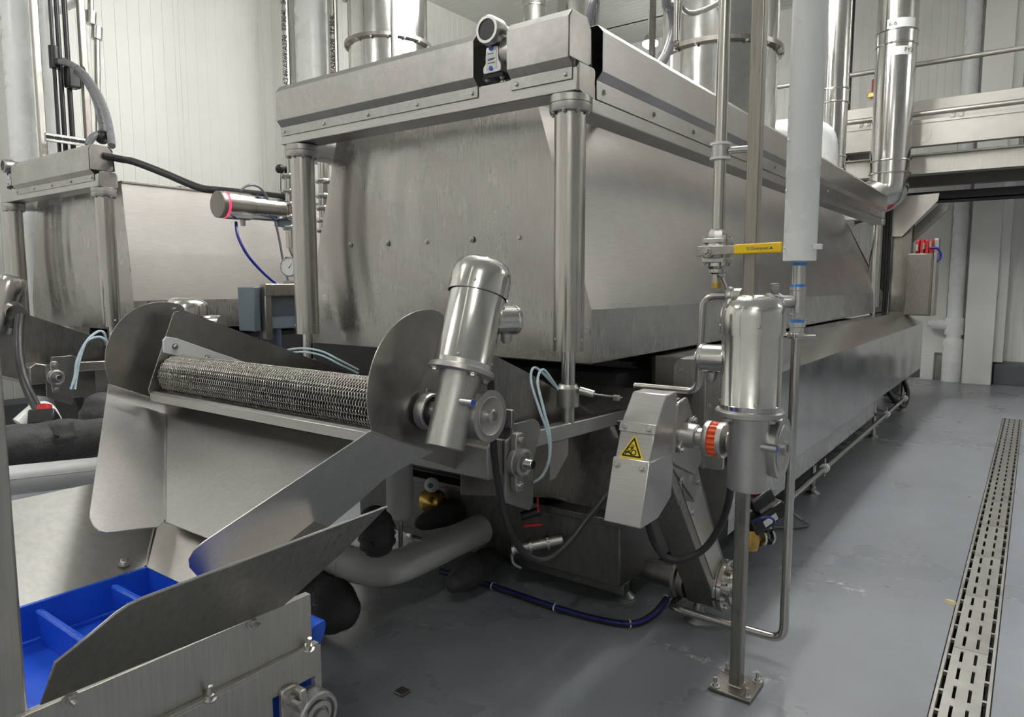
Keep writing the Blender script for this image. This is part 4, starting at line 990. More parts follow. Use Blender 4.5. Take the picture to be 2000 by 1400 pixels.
# white insulated riser and the wash pipe beneath it
IX, IY = -.718, 2.78
t = thing('insulated_riser', 'white jacketed vertical pipe right of the square post', 'pipe', (IX, IY, 1.58))
obj('jacket', MB().lathe([(0,0),(.056,0),(.0585,.002),(.0585,.30),(.0595,.302),(.0595,Z_CEIL-1.60),(0,Z_CEIL-1.60)], (IX, IY, 1.582), (0,0,1), 40), 'pvc_white', t)
for z in (1.63, 1.84, 2.02): bolt(t, (IX-.045, IY-.042, z), (-.7,-.7,0), .006, 'rivet', 'white_plastic', 'dome')
t = thing('clip_latch', 'small white and black spring clip on the side of the insulated riser', 'clip', (IX+.06, IY, 1.6))
q_ = at(1592, 482, y=IY-.02)
obj('clip_body', MB().box((q_.x-.022, IY-.03, q_.z-.014), (q_.x-.008, IY+.0, q_.z+.014)), 'black_plastic', t, .002)
obj('clip_lever', MB().box((q_.x-.010, IY-.034, q_.z-.010), (q_.x+.028, IY-.022, q_.z+.010)), 'white_plastic', t, .004)
t = thing('wash_pipe', 'stainless wash pipe with tee and blue tape below the insulated riser', 'pipe', (IX, IY, .08))
obj('nipple', MB().cyl((IX, IY, 1.44), (IX, IY, 1.59), .0235, n=24), 'galvanised', t)
obj('tee', MB().lathe([(0,0),(.029,0),(.029,.012),(.026,.014),(.026,.098),(.029,.10),(.029,.112),(0,.112)], (IX, IY, 1.375), (0,0,1), 24), 'galvanised', t)
obj('tee_branch', MB().cyl((IX-.02, IY-.02, 1.432), (-.80, 2.60, 1.432), .023, n=20), 'galvanised', t)
for z in (1.566, 1.485, 1.352): obj('tape_wrap', MB().lathe([(0,0),(.0255,0),(.0255,.012),(0,.012)], (IX, IY, z), (0,0,1), 20), 'blue_tape', t)
obj('union', MB().lathe([(0,0),(.026,0),(.026,.018),(.032,.02),(.032,.036),(0,.036)], (IX, IY, 1.318), (0,0,1), 8), 'galvanised', t)
uc = obj('union_clamp', MB().lathe([(0,0),(.030,0),(.032,.012),(.030,.024),(0,.024)], (IX, IY, 1.293), (0,0,1), 20), 'steel_polished', t)
obj('clamp_bolt', MB().cyl((IX+.01, IY-.05, 1.305), (IX+.07, IY-.01, 1.305), .006, n=8), 'steel_cast', uc)
obj('clamp_bolt', MB().cyl((IX-.055, IY-.01, 1.305), (IX-.02, IY-.03, 1.305), .009, n=8), 'steel_cast', uc)
obj('down_tube', MB().sweep(bend_path([(IX, IY, 1.30), (IX, IY, .10), (-1.20, IY+.0, .10), (-1.19, 3.12, .10)], .055), .0175, 18), 'steel_tube', t)
t = thing('pipe_clamp', 'bolted pipe hanger bracket between the square post and the tee', 'clamp', (-.77, 2.6, 1.40))
obj('rod', MB().cyl((-.80, 2.50, 1.445), (-.725, 2.60, 1.445), .008, n=12), 'steel_polished', t)
for d_ in (0, .035): obj('clamp_band', MB().lathe([(.024,0),(.033,0),(.033,.010),(.024,.010)], (-.783+d_*.5, 2.63+d_, 1.432), (.5, 1, 0), 20), 'white_plastic', t)
obj('hanger_tab', MB().box((-.775, 2.628, 1.46), (-.745, 2.634, 1.50)), 'steel_plate', t, .001)
bolt(t, (-.760, 2.628, 1.485), (0,-1,0), .009)
t = thing('bent_pipe', 'thin polished S-bent pipe left of the square post', 'pipe', (-1.0, 2.47, 1.09))
obj('tube', MB().sweep(bend_path([(-1.23, 2.47, 1.105), (-.975, 2.47, 1.105), (-.965, 2.47, 1.455), (-.855, 2.47, 1.458)], .05), .0135, 18), 'steel_tube', t)
tc_ = obj('tri_clamp', MB().lathe([(0,0),(.026,0),(.032,.006),(.032,.016),(.026,.024),(0,.024)], (-.878, 2.47, 1.457), (1,0,0), 24), 'steel_cast', t)
obj('wing_nut', MB().lathe([(0,0),(.007,0),(.007,.05),(.017,.055),(.018,.062),(0,.066)], (-.872, 2.46, 1.475), (-.35,-.2,1), 14), 'steel_polished', tc_)
obj('gasket_nut', MB().lathe([(0,0),(.028,0),(.028,.03),(0,.03)], (-.857, 2.475, 1.455), (1,0,0), 8), 'steel_polished', tc_)

# cables and small tubes of the centre fryer
def pix_path(pts): return smooth_path([at(u, v, y=y) for u, v, y in pts])
tube_thing('black_cable', pix_path([(958, 735, 1.80), (960, 790, 1.80), (963, 860, 1.80), (972, 940, 1.82), (990, 1020, 1.86), (1020, 1075, 1.92), (1060, 1095, 1.98), (1105, 1065, 2.04), (1150, 1010, 2.12), (1195, 955, 2.2)]), .0125, 'black_rubber', 'thick black cable hanging in a loop below the tilted gearmotor', 'cable')
tube_thing('black_cable', pix_path([(1262, 1010, 2.22), (1278, 1060, 2.25), (1300, 1088, 2.27), (1335, 1092, 2.29), (1375, 1072, 2.31), (1405, 1030, 2.32), (1422, 985, 2.31), (1428, 945, 2.26)]), .0125, 'black_rubber', 'black cable looping from the upright gearmotor behind the chain guard', 'cable')
for i, (off, lb) in enumerate((((0, 0), 'inner of two pale air tubes hanging at the right lift column'), ((16, -4), 'outer of two pale air tubes hanging at the right lift column'))):
    tube_thing('air_tube', pix_path([(1090-off[0]*.2, 760+off[1], 2.4), (1062-off[0], 722+off[1], 2.34), (1050-off[0]*.8, 745, 2.28), (1062-off[0]*.5, 800, 2.22), (1074-off[0]*.2, 850, 2.2), (1073, 895, 2.2), (1060, 928, 2.2), (1042, 942, 2.2)]), .0055, 'pale_blue_tube', lb, 'tube', 8)
for i, lb in enumerate(('upper pale air tube arching behind the wire belt', 'lower pale air tube arching behind the wire belt')):
    tube_thing('air_tube', pix_path([(556, 684+i*7, 2.38), (590, 680+i*7, 2.36), (628, 686+i*8, 2.34), (665, 704+i*8, 2.36), (700, 722+i*7, 2.45)]), .0055, 'pale_blue_tube', lb, 'tube', 8)
t = thing('grease_line', 'black and blue hose bundle with white ties on the floor below the tank', 'hose', at(1080, 1183, z=0))
gp = smooth_path([at(u, v, z=z) for u, v, z in ((860, 1115, .03), (950, 1140, .03), (1060, 1178, .025), (1150, 1205, .02), (1230, 1218, .02), (1275, 1200, .03), (1305, 1165, .08))])
obj('hose', MB().sweep(gp, .015, 12), 'black_rubber', t)
obj('blue_line', MB().sweep([p + Vector((.012, -.010, .008)) for p in gp], .005, 8), 'blue_hose', t)
for i in (9, 18, 32, 47): 
    d_ = (gp[i+1]-gp[i]); obj('cable_tie', MB().lathe([(.017,-.003),(.0185,-.003),(.0185,.003),(.017,.003)], gp[i], d_, 16), 'white_plastic', t)

# position sensor on the right lift column coupling
t = thing('position_sensor', 'slim cylindrical sensor with rod beside the right lift column', 'sensor', (-1.45, 2.5, 1.0))
a_, b_ = at(1132, 762, y=2.50), at(1160, 770, y=2.52)
obj('barrel', MB().cyl(a_, b_, .016, n=20), 'steel_cast', t); e_ = at(1215, 777, y=2.60)
obj('rod', MB().cyl(b_, e_, .004, n=10), 'steel_polished', t)
f_ = at(1204, 777, y=2.58); obj('end_joint', MB().box(f_ - Vector((.012,.012,.012)), f_ + Vector((.012,.012,.012))), 'steel_cast', t, .003)

# ------------------------------------------------------------------ grey insulated pipes and fabric jackets on the floor
t = thing('insulated_pipe', 'fat grey jacketed pipe elbow lying under the discharge chute', 'pipe', (-2.3, 2.1, .22))
PZ = .30
obj('jacket', MB().sweep(bend_path([(-3.0, 1.90, PZ), (-2.11, 1.97, PZ), (-2.13, 2.97, PZ)], .16, 12), .073, 32), 'jacket_grey', t)
for p0_, d_ in (((-2.33, 1.952, PZ), (1, .08, 0)), ((-2.13, 2.19, PZ), (0, 1, 0))): obj('seam_ring', MB().lathe([(.0735,-.004),(.076,-.002),(.076,.002),(.0735,.004)], p0_, d_, 32), 'pvc_grey', t)
t = thing('insulated_pipe', 'vertical grey jacketed pipe stub behind the chute blade', 'pipe', (-2.25, 2.2, .44))
obj('jacket', MB().lathe([(0,0),(.045,0),(.058,.012),(.060,.03),(.060,.50),(0,.50)], (-2.25, 2.2, .445), (0,0,1), 28), 'jacket_grey', t)
obj('foot_bar', MB().cyl((-2.25, 2.2, .30), (-2.25, 2.2, .46), .012, n=12), 'steel_tube', t)
t = thing('insulated_pipe', 'pale grey jacketed pipe running behind the upright at the left', 'pipe', (-4.0, 1.5, .45))
obj('jacket', MB().cyl((-4.0, .6, .60), (-4.0, 2.3, .44), .073, n=32), 'pvc_grey', t)
obj('seam', MB().sweep([(-3.93, .6, .62), (-3.93, 2.3, .46)], .003, 6), 'jacket_grey', t)
def lump(name, path, rad, label, cat='cover', buttons=()):
    rnd = random.Random(label); P = smooth_path(path, 8); n = len(P)
    R = [rad*max(.12, sin(pi*min(1, max(0, .004+.992*i/(n-1))))**.42)*rnd.uniform(.92, 1.08) for i in range(n)]
    t_ = thing(name, label, cat, P[0]); o = obj('jacket', MB().sweep(P, R, 18), 'black_fabric', t_, ang=80)
    for b_, d_ in buttons: obj('snap_button', MB().lathe([(0,0),(.014,0),(.012,.006),(0,.007)], b_, d_, 14), 'black_plastic', t_)
    return t_
lump('insulation_jacket', [(-2.75, 1.80, .17), (-2.45, 1.83, .16), (-2.18, 1.86, .14)], .13, 'black padded jacket on the floor under the grey pipe elbow')
c_ = at(742, 1052, y=1.90)
lump('insulation_jacket', [c_ + Vector((-.06, .02, .12)), c_ + Vector((-.02, 0, .02)), c_ + Vector((.01, -.01, -.07))], .075, 'black padded valve jacket with snap button above the grey elbow', buttons=[(c_ + Vector((.025, -.068, 0)), (.3, -1, 0))])
lump('insulation_jacket', [(-2.30, 2.35, .36), (-2.30, 2.75, .36), (-2.30, 3.1, .36)], .07, 'long black padded jacket between grey stub and grey pipe')
lump('insulation_jacket', [(-2.05, 2.3, .14), (-2.06, 2.5, .15), (-2.08, 2.75, .17)], .07, 'low black padded jacket beneath the grey pipe run')
# small stainless strainer with white cap behind the stub
t = thing('gauge_valve', 'round stainless valve with a grey and green cap behind the grey stub', 'valve', (-2.1, 2.5, .4))
g0 = at(845, 945, y=2.5)
obj('cap', MB().lathe([(0,0),(.03,0),(.036,.012),(.036,.03),(.02,.045),(0,.045)], g0, (.5, -.8, .1), 20), 'pvc_grey', t)
obj('green_mark', MB().lathe([(0,.0455),(.013,.0455),(.013,.048),(0,.048)], g0, (.5, -.8, .1), 14), 'green', t)
obj('bowl', MB().lathe([(0,-.06),(.05,-.05),(.062,-.02),(.062,.03),(.05,.05),(0,.06)], g0 + Vector((-.03, .03, -.10)), (1, .3, 0), 28), 'brass', t)
t = thing('drain_valve', 'small stainless clamp valve under the lower corner of the bearing plate', 'valve', (-1.75, 2.45, .2))
g1 = at(1000, 1072, y=2.45)
obj('body', MB().cyl(g1, g1 + Vector((.16, .16, .03)), .024, n=20), 'steel_cast', t)
for f in (0, .35, .7): obj('clamp_ring', MB().lathe([(.018,-.008),(.036,-.006),(.036,.006),(.018,.008)], g1 + Vector((.16, .16, .03))*f, (1, 1, .2), 22), 'steel_polished', t)
obj('handle', MB().sweep(smooth_path([g1, g1 + Vector((.02, -.02, -.05)), g1 + Vector((.05, 0, -.075))]), .006, 8), 'steel_cast', t)
g2 = at(1018, 1008, y=2.5)
t = thing('hose_nozzle', 'small ribbed nozzle with red handle below the bearing plate', 'nozzle', g2)
obj('barrel', MB().cyl(g2, g2 + Vector((.06, .06, .02)), .02, n=16), 'black_plastic', t)
obj('red_handle', MB().cyl(g2 + Vector((.0, .02, -.05)), g2 + Vector((.07, .06, -.04)), .008, n=10), 'red', t)
tube_thing('red_strap', pix_path([(1060, 945, 2.5), (1052, 960, 2.5), (1050, 985, 2.5), (1052, 1000, 2.5)]), .004, 'red', 'thin red strap hanging below the dark tank slope', 'strap', 8)

# black valve actuators
def actuator(label, c, rot, small=1.0, knob='red'):
    t_ = thing('valve_actuator', label, 'actuator', c); Mx = Matrix.Rotation(rot, 3, 'Z') @ Matrix.Rotation(-.5, 3, 'Y')
    def bx(name, lo, hi, mat, par, bev=.004):
        mb = MB(); L, Hh = Vector(lo)*small, Vector(hi)*small
        pts = [(x, y, z) for z in (L.z, Hh.z) for x, y in ((L.x, L.y), (Hh.x, L.y), (Hh.x, Hh.y), (L.x, Hh.y))]
        mb.hexa([tuple(Vector(c) + Mx @ Vector(p)) for p in pts]); return obj(name, mb, mat, par, bev)
    bx('cylinder_body', (-.09, -.04, -.045), (.09, .04, .03), 'black_plastic', t_, .012)
    bx('name_plate', (-.04, -.042, -.025), (.03, -.0405, .005), 'sticker', t_, 0)
    bx('bracket', (-.03, -.03, .03), (.03, .03, .055), 'steel_dull', t_)
    sw = bx('switch_box', (-.05, -.045, .055), (.06, .045, .115), 'black_plastic', t_, .01)
    kb = MB().cyl(Vector(c) + Mx @ (Vector((.01, 0, .114))*small), Vector(c) + Mx @ (Vector((.01, 0, .145))*small), .026*small, n=20)
    obj('indicator_knob', kb, knob, sw, .003)
    bx('solenoid', (.08, -.02, -.075), (.12, .03, -.03), 'black_plastic', t_)
    return t_
ac = at(1494, 1005, y=3.05)
actuator('black valve actuator with red indicator behind the square post foot', ac, .9, 1.0)
t = thing('gold_valve', 'brass bodied clamp valve on the floor behind the square post', 'valve', at(1462, 1050, y=3.02))
g3 = at(1464, 1052, y=3.0)
obj('body', MB().lathe([(0,-.05),(.035,-.045),(.045,0),(.035,.045),(0,.05)], g3, (0, 0, 1), 20), 'brass', t)
for f in (.05, .09): obj('clamp_ring', MB().lathe([(.02,-.006),(.04,-.005),(.04,.005),(.02,.006)], g3 + Vector((f*.6, f, 0)), (.6, 1, 0), 20), 'steel_polished', t)
tube_thing('blue_air_line', pix_path([(1462, 1026, 2.98), (1480, 1015, 2.96), (1500, 1010, 2.96), (1511, 1015, 2.96), (1512, 1024, 2.97)]), .005, 'blue_hose', 'short blue air line arching over the black actuator by the post', 'tube', 8)
tube_thing('grey_hose', smooth_path([at(1540, 998, z=.16), at(1562, 1012, z=.08), at(1579, 1023, z=.02), at(1560, 1028, z=.016), at(1535, 1030, z=.016), at(1510, 1028, z=.016)]), .011, 'grey_hose', 'grey hose lying on the floor right of the wash pipe', 'hose')

# ------------------------------------------------------------------ things around the left fryer, below
ac2 = at(85, 862, x=-4.6)
actuator('black valve actuator with dark red knob behind the left upright', ac2, -.55, 1.5)
vj = at(120, 860, x=-4.3)
lump('insulation_jacket', [vj + Vector((0, 0, .12)), vj, vj + Vector((.0, 0, -.13))], .085, 'black padded valve jacket hanging left of the chute wing', buttons=[(vj + Vector((.07, -.05, .04)), (.7, -.7, 0)), (vj + Vector((.07, -.05, -.06)), (.7, -.7, 0))])
lump('insulation_jacket', [(-4.35, .9, .66), (-4.35, 1.6, .62), (-4.35, 2.2, .58)], .12, 'long black padded jacket lying above the pale grey pipe')
fj = at(168, 845, x=-4.7)
lump('insulation_jacket', [fj + Vector((0, .1, .24)), fj + Vector((0, .1, 0)), Vector((fj.x, fj.y+.1, .0))], .13, 'tall black padded jacket behind the left side of the chute')
q0 = at(30, 770, x=-4.9)
tag(obj('white_pump_pipe', MB().sweep(bend_path([at(40, 830, x=-5.0), at(85, 790, x=-5.0), at(115, 850, x=-4.8)], .1), .055, 20), 'pvc_white'), 'white plastic pipe bend behind the black actuator at the left', 'pipe')
tube_thing('black_cable', smooth_path([at(u, v, x=x) for u, v, x in ((40, 615, -5.35), (36, 650, -5.3), (38, 700, -5.2), (50, 750, -5.1), (75, 800, -4.9), (110, 840, -4.6), (160, 862, -4.4), (200, 868, -4.3))]), .028, 'black_rubber', 'thick black cable drooping from the left motor to the floor equipment', 'cable')
tube_thing('black_cable', smooth_path([at(u, v, x=-5.2) for u, v in ((158, 775), (155, 800), (152, 840), (150, 870))] + [Vector((-5.2, at(150, 870, x=-5.2).y, .02))]), .022, 'black_rubber', 'straight black cable hanging behind the left bearing plate', 'cable')
tube_thing('black_cable', smooth_path([at(u, v, x=-5.2) for u, v in ((150, 775), (160, 810), (167, 845), (168, 868))] + [Vector((-5.2, at(168, 868, x=-5.2).y, .02))]), .022, 'black_rubber', 'curved black cable hanging behind the left bearing plate', 'cable')
for i, lb in enumerate(('nearer of two pale air tubes at the left lift column', 'farther of two pale air tubes at the left lift column')):
    tube_thing('air_tube', smooth_path([Vector((-5.575, 2.45, 1.06-.02*i))] + [at(u, v, x=-5.45) for u, v in ((203, 650+i*12), (190, 648+i*10), (168, 668), (155-i*5, 705), (150-i*4, 735), (146-i*8, 760))]), .009, 'pale_blue_tube', lb, 'tube', 8)
# left fryer's motor end
mc = at(32, 560, x=-5.6)
t = thing('drive_motor', 'dull stainless drive motor with terminal box at the far left', 'motor', mc)
obj('motor_body', MB().lathe([(0,-.30),(.085,-.30),(.088,-.02),(.094,-.02),(.094,.05),(.08,.085),(.04,.10),(0,.10)], mc + Vector((-.12, 0, -.02)), (.1, .25, 1), 32), 'steel_tube', t)
tb_ = obj('terminal_box', MB().cyl(mc + Vector((-.10, 0, -.15)), mc + Vector((.06, -.03, -.18)), .06, n=24), 'steel_polished', t)
obj('gland', MB().cyl(mc + Vector((.03, -.04, -.20)), mc + Vector((.03, -.05, -.28)), .022, n=12), 'black_plastic', tb_)
t = thing('belt_motor', 'small shiny motor showing above the discharge side plate', 'motor', at(365, 610, x=-4.2))
m0 = at(365, 622, x=-4.0)
obj('motor_body', MB().lathe([(0,-.30),(.10,-.30),(.10,.02),(.115,.02),(.115,.075),(.105,.10),(.08,.115),(0,.12)], m0, (0, .1, 1), 36), 'steel_polished', t)
obj('pedestal', MB().cyl((m0.x, m0.y-.03, 0), (m0.x, m0.y-.03, m0.z-.28), .05, n=16), 'steel_tube', t)
obj('terminal_box', MB().cyl(m0 + Vector((.08, .05, -.03)), m0 + Vector((.20, .10, -.03)), .05, n=24), 'steel_polished', t)

# ================================================================== VALVE CLUSTER BETWEEN THE FRYERS
VXc = -4.25
def P4(u, v, x=VXc): return at(u, v, x=x)
t = thing('sanitary_valve', 'horizontal stainless valve actuator with a glowing red ring', 'valve', P4(500, 430))
a0_, a1_ = P4(424, 399), P4(553, 405)
ax = (a1_-a0_).normalized(); ax = Vector((0, 1, 0))
LL = a1_.y-a0_.y; zc_ = (a0_.z+a1_.z)/2-.01; O_ = Vector((VXc, a0_.y, zc_))
obj('body', MB().lathe([(0,.05),(.086,.05),(.088,.055),(.088,LL*.45),(.084,LL*.46),(.080,LL*.46),(.080,LL-.03),(.07,LL-.01),(.03,LL),(0,LL)], O_, ax, 40), 'steel_tube', t)
obj('end_cap', MB().lathe([(0,0),(.082,0),(.086,.004),(.086,.034),(0,.034)], O_, ax, 40), 'steel_dull', t)
obj('light_ring', MB().lathe([(0,.034),(.0845,.034),(.0845,.05),(0,.05)], O_, ax, 40), 'led_red', t)
sp = O_ + ax*(LL*.36) + Vector((0, 0, -.086)); obj('air_fitting', MB().cyl(sp, sp + Vector((0, 0, -.04)), .016, n=12), 'steel_cast', t)
for zz, yy in ((.072, .60), (-.055, .78)): obj('blue_tick', MB().sweep(smooth_path([O_ + Vector((.045 if zz > 0 else .064, LL*(yy-.08), zz+.005)), O_ + Vector((.055 if zz > 0 else .066, LL*yy, zz-.02)), O_ + Vector((.040 if zz > 0 else .05, LL*(yy+.06), zz+.006))]), .005, 6), 'ink_navy', t)
t = thing('pipe_manifold', 'pair of vertical sanitary tubes with clamps around the left lift column', 'pipe', P4(566, 560))
tl = P4(566, 400); tr_ = P4(632, 400, -4.25)
for p_, v0, v1 in ((tl, 300, 470), (tr_, 310, 520)):
    zt_, zb_ = P4(566, v0).z, P4(566, v1).z
    pp = obj('tube', MB().cyl((p_.x, p_.y, zb_-.05), (p_.x, p_.y, zt_+.25), .034, n=22), 'steel_tube', t)
    for v_ in (345, 375, 400, 425, 445):
        z_ = P4(566, v_).z
        cr = obj('tri_clamp', MB().lathe([(0,-.020),(.048,-.018),(.056,-.006),(.056,.006),(.048,.018),(0,.020)], (p_.x, p_.y, z_), (0,0,1), 22), 'steel_polished', pp)
        obj('clamp_bolt', MB().cyl((p_.x+.03, p_.y-.07, z_), (p_.x+.06, p_.y-.04, z_), .012, n=8), 'steel_cast', cr)
obj('lower_elbow', MB().sweep(bend_path([(tl.x, tl.y, P4(566, 450).z), (tl.x, tl.y+.02, P4(566, 490).z), (tl.x+.16, tl.y+.12, P4(566, 560).z)], .1), .034, 18), 'steel_tube', t)
kb0 = P4(547, 372); kb1 = P4(547, 330)
lv = obj('ball_lever', MB().cyl(kb0, kb1, .010, n=10), 'steel_polished', t); obj('ball_knob', MB().sphere(kb1, .032, 18), 'black_plastic', lv)
obj('grey_cap', MB().box(P4(548, 437) - Vector((.03, .03, .02)), P4(560, 430) + Vector((.03, .03, .0))), 'grey_enclosure', t, .004)
wp = at(634, 318, x=-5.0)
tag(obj('white_hood_pipe', MB().sweep(bend_path([wp, wp + Vector((0, 0, .55)), Vector((wp.x, Y_BACK, wp.z+.55))], .2), .135, 28), 'pvc_white'), 'white jacketed pipe end behind the left lift column', 'pipe')
tube_thing('blue_air_line', smooth_path([at(u, v, x=x) for u, v, x in ((461, 434, VXc), (465, 462, -4.2), (485, 500, -4.15), (520, 538, -4.1), (552, 562, -4.05), (580, 577, -3.95))]), .010, 'blue_hose', 'dark blue air line curving down from the red ringed actuator', 'tube', 10)
tube_thing('grey_cable', smooth_path([at(u, v, x=-4.2) for u, v in ((470, 372), (482, 363), (498, 362), (513, 372), (526, 395), (537, 430), (546, 470), (555, 520), (568, 565))]), .008, 'grey_hose', 'thin grey cable arching from the black conduit to the junction box', 'cable', 8)
tube_thing('black_conduit', smooth_path([Vector((-5.56, 2.50, 2.43)), at(237, 311, x=-5.5), at(262, 316, x=-5.35), at(320, 338, x=-5.1), at(388, 366, x=-4.8), at(430, 372, x=-4.6), at(500, 379, x=-4.45), at(560, 386, x=-4.3)]), .026, 'black_rubber', 'black conduit sagging from the left beam end to the centre column', 'conduit')
t = thing('junction_box', 'blue grey electrical box on a brown steel frame beside the left lift column', 'enclosure', at(540, 650, x=-3.95))
JX = -3.95
c1, c2 = at(497, 560, x=JX), at(585, 640, x=JX)
ya, yb = c1.y, c2.y; zt2, zb2 = c1.z, c2.z
obj('box_body', MB().box((JX-.18, ya+.06, zb2), (JX-.02, yb+.1, zt2-.02)), 'grey_enclosure', t, .006)
obj('box_lid', MB().box((JX-.19, ya-.0, zb2-.01), (JX-.01, ya+.05, zt2)), 'grey_enclosure', t, .008)
fr = obj('frame_top', MB().box((JX-.02, ya+.05, zt2-.06), (JX+.04, yb+.14, zt2+.02)), 'steel_worn_shade', t, .008)
for yy in (ya+.05, yb+.02): obj('frame_upright', MB().box((JX-.01, yy, zb2-.06), (JX+.035, yy+.05, zt2-.05)), 'steel_worn_shade', t, .008)
for yy in (ya+.04, ya+.14): obj('conduit_stub', MB().cyl((JX-.05, yy+.05, zb2-.22), (JX-.05, yy+.05, zb2), .026, n=16), 'blue_grey', t)
t = thing('pressure_gauge', 'round white dial gauge half hidden behind the left lift column', 'gauge', at(567, 540, x=-3.95))
gp0 = at(569, 521, x=-3.95)
obj('case', MB().lathe([(0,0),(.065,0),(.065,.03),(.058,.036),(.055,.03),(0,.03)], gp0, (.45,-1,0), 32), 'steel_polished', t)
obj('dial', MB().lathe([(0,.0305),(.055,.0305),(.055,.032),(0,.032)], gp0, (.45,-1,0), 32), 'glass_dial', t)
dd = Vector((.45,-1,0)).normalized(); dx_ = Vector((1, .45, 0)).normalized()
obj('needle', MB().plate([tuple(gp0 + dd*.034 + dx_*a + Vector((0,0,1))*b) for a, b in ((-.004, -.01), (.004, -.01), (.028, .030))], .001), 'ink', t)
for k_ in range(9):
    a_ = radians(-50+k_*35); q1 = gp0 + dd*.033 + (dx_*cos(a_) + Vector((0,0,1))*sin(a_))*.047
    obj('tick_mark', MB().box(q1 - Vector((.002, .001, .002)), q1 + Vector((.002, .001, .002))), 'ink', t)
obj('bracket', MB().box(gp0 + Vector((-.12, .02, -.14)), gp0 + Vector((.04, .06, -.09))), 'steel_plate', t, .003)

# ================================================================== PIPES ALONG THE LEFT WALL
def vpipe(name, u0, u1, X, label, mat, z0=0.0, z1=None, cat='pipe', v=120):
    a, b = at(u0, v, x=X), at(u1, v, x=X); c = (a+b)/2
    d = sqrt(c.x**2 + c.y**2); half = abs(b.y-a.y)*.5*abs(c.x)/d
    o = obj(name, MB().cyl((X, c.y, z0), (X, c.y, z1 or Z_CEIL-.01), half, n=28), mat); return tag(o, label, cat)
def vsq(name, u0, u1, X, label, mat, z0=0.0, z1=None, cat='post', v=120):
    a, b = at(u0, v, x=X), at(u1, v, x=X); c = (a+b)/2; w = abs(b.y-a.y)*.5*.62
    o = obj(name, MB().box((X-w, c.y-w, z0), (X+w, c.y+w, z1 or Z_CEIL-.01)), mat, None, .008); return tag(o, label, cat)
XW = -8.05
vpipe('wall_pipe', 6, 62, XW, 'fat white plastic pipe at the far left of the wall', 'pvc_white')
vsq('steel_upright', 62, 84, -7.7, 'brown square steel upright between two white wall pipes', 'steel_frame_light')
vpipe('wall_pipe', 80, 116, XW, 'white plastic pipe behind the black conduits', 'pvc_white')
for i, (u0, u1, lb) in enumerate(((101, 109, 'left'), (112, 122, 'middle'), (127, 138, 'right'))):
    vpipe('black_conduit', u0, u1, -7.6, lb + ' of three black conduits running up the left wall', 'black_plastic', 2.0, None, 'conduit')
t = thing('conduit_fitting', 'black tee fitting with grey hose on the left conduit', 'fitting', at(106, 128, x=-7.6)); c_ = at(106, 112, x=-7.6)
obj('body', MB().cyl(c_ + Vector((0,0,-.10)), c_ + Vector((0,0,.10)), .045, n=16), 'black_plastic', t)
obj('side_port', MB().cyl(c_ + Vector((0,0,-.05)), c_ + Vector((.13,.04,-.05)), .035, n=14), 'black_plastic', t)
t = thing('conduit_fitting', 'black box fitting with grey hose on the right conduit', 'fitting', at(140, 160, x=-7.55)); c2_ = at(141, 150, x=-7.55)
obj('body', MB().box(c2_ - Vector((.06, .06, .11)), c2_ + Vector((.06, .06, .10))), 'black_plastic', t, .02)
obj('side_port', MB().cyl(c2_ + Vector((0,0,.06)), c2_ + Vector((.12,.05,.06)), .03, n=14), 'black_plastic', t)
tube_thing('grey_hose', smooth_path([at(u, v, x=x) for u, v, x in ((118, 120, -7.45), (140, 126, -7.3), (165, 145, -7.0), (190, 180, -6.6), (207, 220, -6.2), (216, 262, -5.9), (218, 285, -5.8))]), .028, 'grey_hose', 'upper grey hose arching from the wall conduit to the left beam', 'hose')
tube_thing('grey_hose', smooth_path([at(u, v, x=x) for u, v, x in ((150, 141, -7.4), (165, 155, -7.2), (180, 180, -6.9), (193, 215, -6.5), (200, 250, -6.2), (202, 268, -6.0))]), .028, 'grey_hose', 'lower grey hose arching from the wall conduit to the left beam', 'hose')
tube_thing('grey_hose', smooth_path([at(u, v, x=-6.0) for u, v in ((202, 268), (188, 264), (178, 272), (172, 284))]), .028, 'grey_hose', 'short grey hose end bent over the left beam cover', 'hose')
tag(obj('hose_connector', MB().sphere(at(200, 268, x=-6.0), .055, 16), 'black_plastic'), 'black round hose connector on top of the left beam', 'connector')
vsq('steel_upright', 153, 174, -7.55, 'brown square steel upright right of the black conduits', 'steel_worn_shade')
tp = [at(177, 0, x=-7.6), at(177, 35, x=-7.6), at(189, 65, x=-7.6), at(192, 270, x=-7.6)]
t = thing('thin_pipe', 'thin steel pipe with offset elbows on the left wall', 'pipe', tp[-1])
obj('tube', MB().sweep([Vector((tp[0].x, tp[0].y, Z_CEIL-.02))] + bend_path(tp, .05) , .028, 14), 'steel_tube', t)
for q in (tp[1], tp[2]): obj('elbow_fitting', MB().lathe([(0,-.06),(.05,-.06),(.05,.06),(0,.06)], q, (0,.1,1), 16), 'galvanised', t)
t = thing('strut_channel', 'slotted steel strut channel between the two brown uprights', 'strut', at(125, 268, x=-7.5))
s0_, s1_ = at(88, 266, x=-7.5), at(166, 280, x=-7.5)
obj('rail', MB().box((-7.52, s0_.y, s1_.z-.03), (-7.48, s1_.y, s1_.z+.045)), 'galvanised', t, .004)
for i in range(5):
    yy = s0_.y + (s1_.y-s0_.y)*(i+.5)/5; obj('slot', MB().prism(rounded([(yy-.035, s1_.z-.008), (yy+.035, s1_.z-.008), (yy+.035, s1_.z+.022), (yy-.035, s1_.z+.022)], .013), 'x', -7.481, -7.478), 'dark_void', t)
tag(obj('cross_pipe', MB().cyl(at(112, 22, x=-8.2), at(152, 3, x=-7.6), .035, n=14), 'pvc_white'), 'short slanted white pipe between conduit and upright', 'pipe')
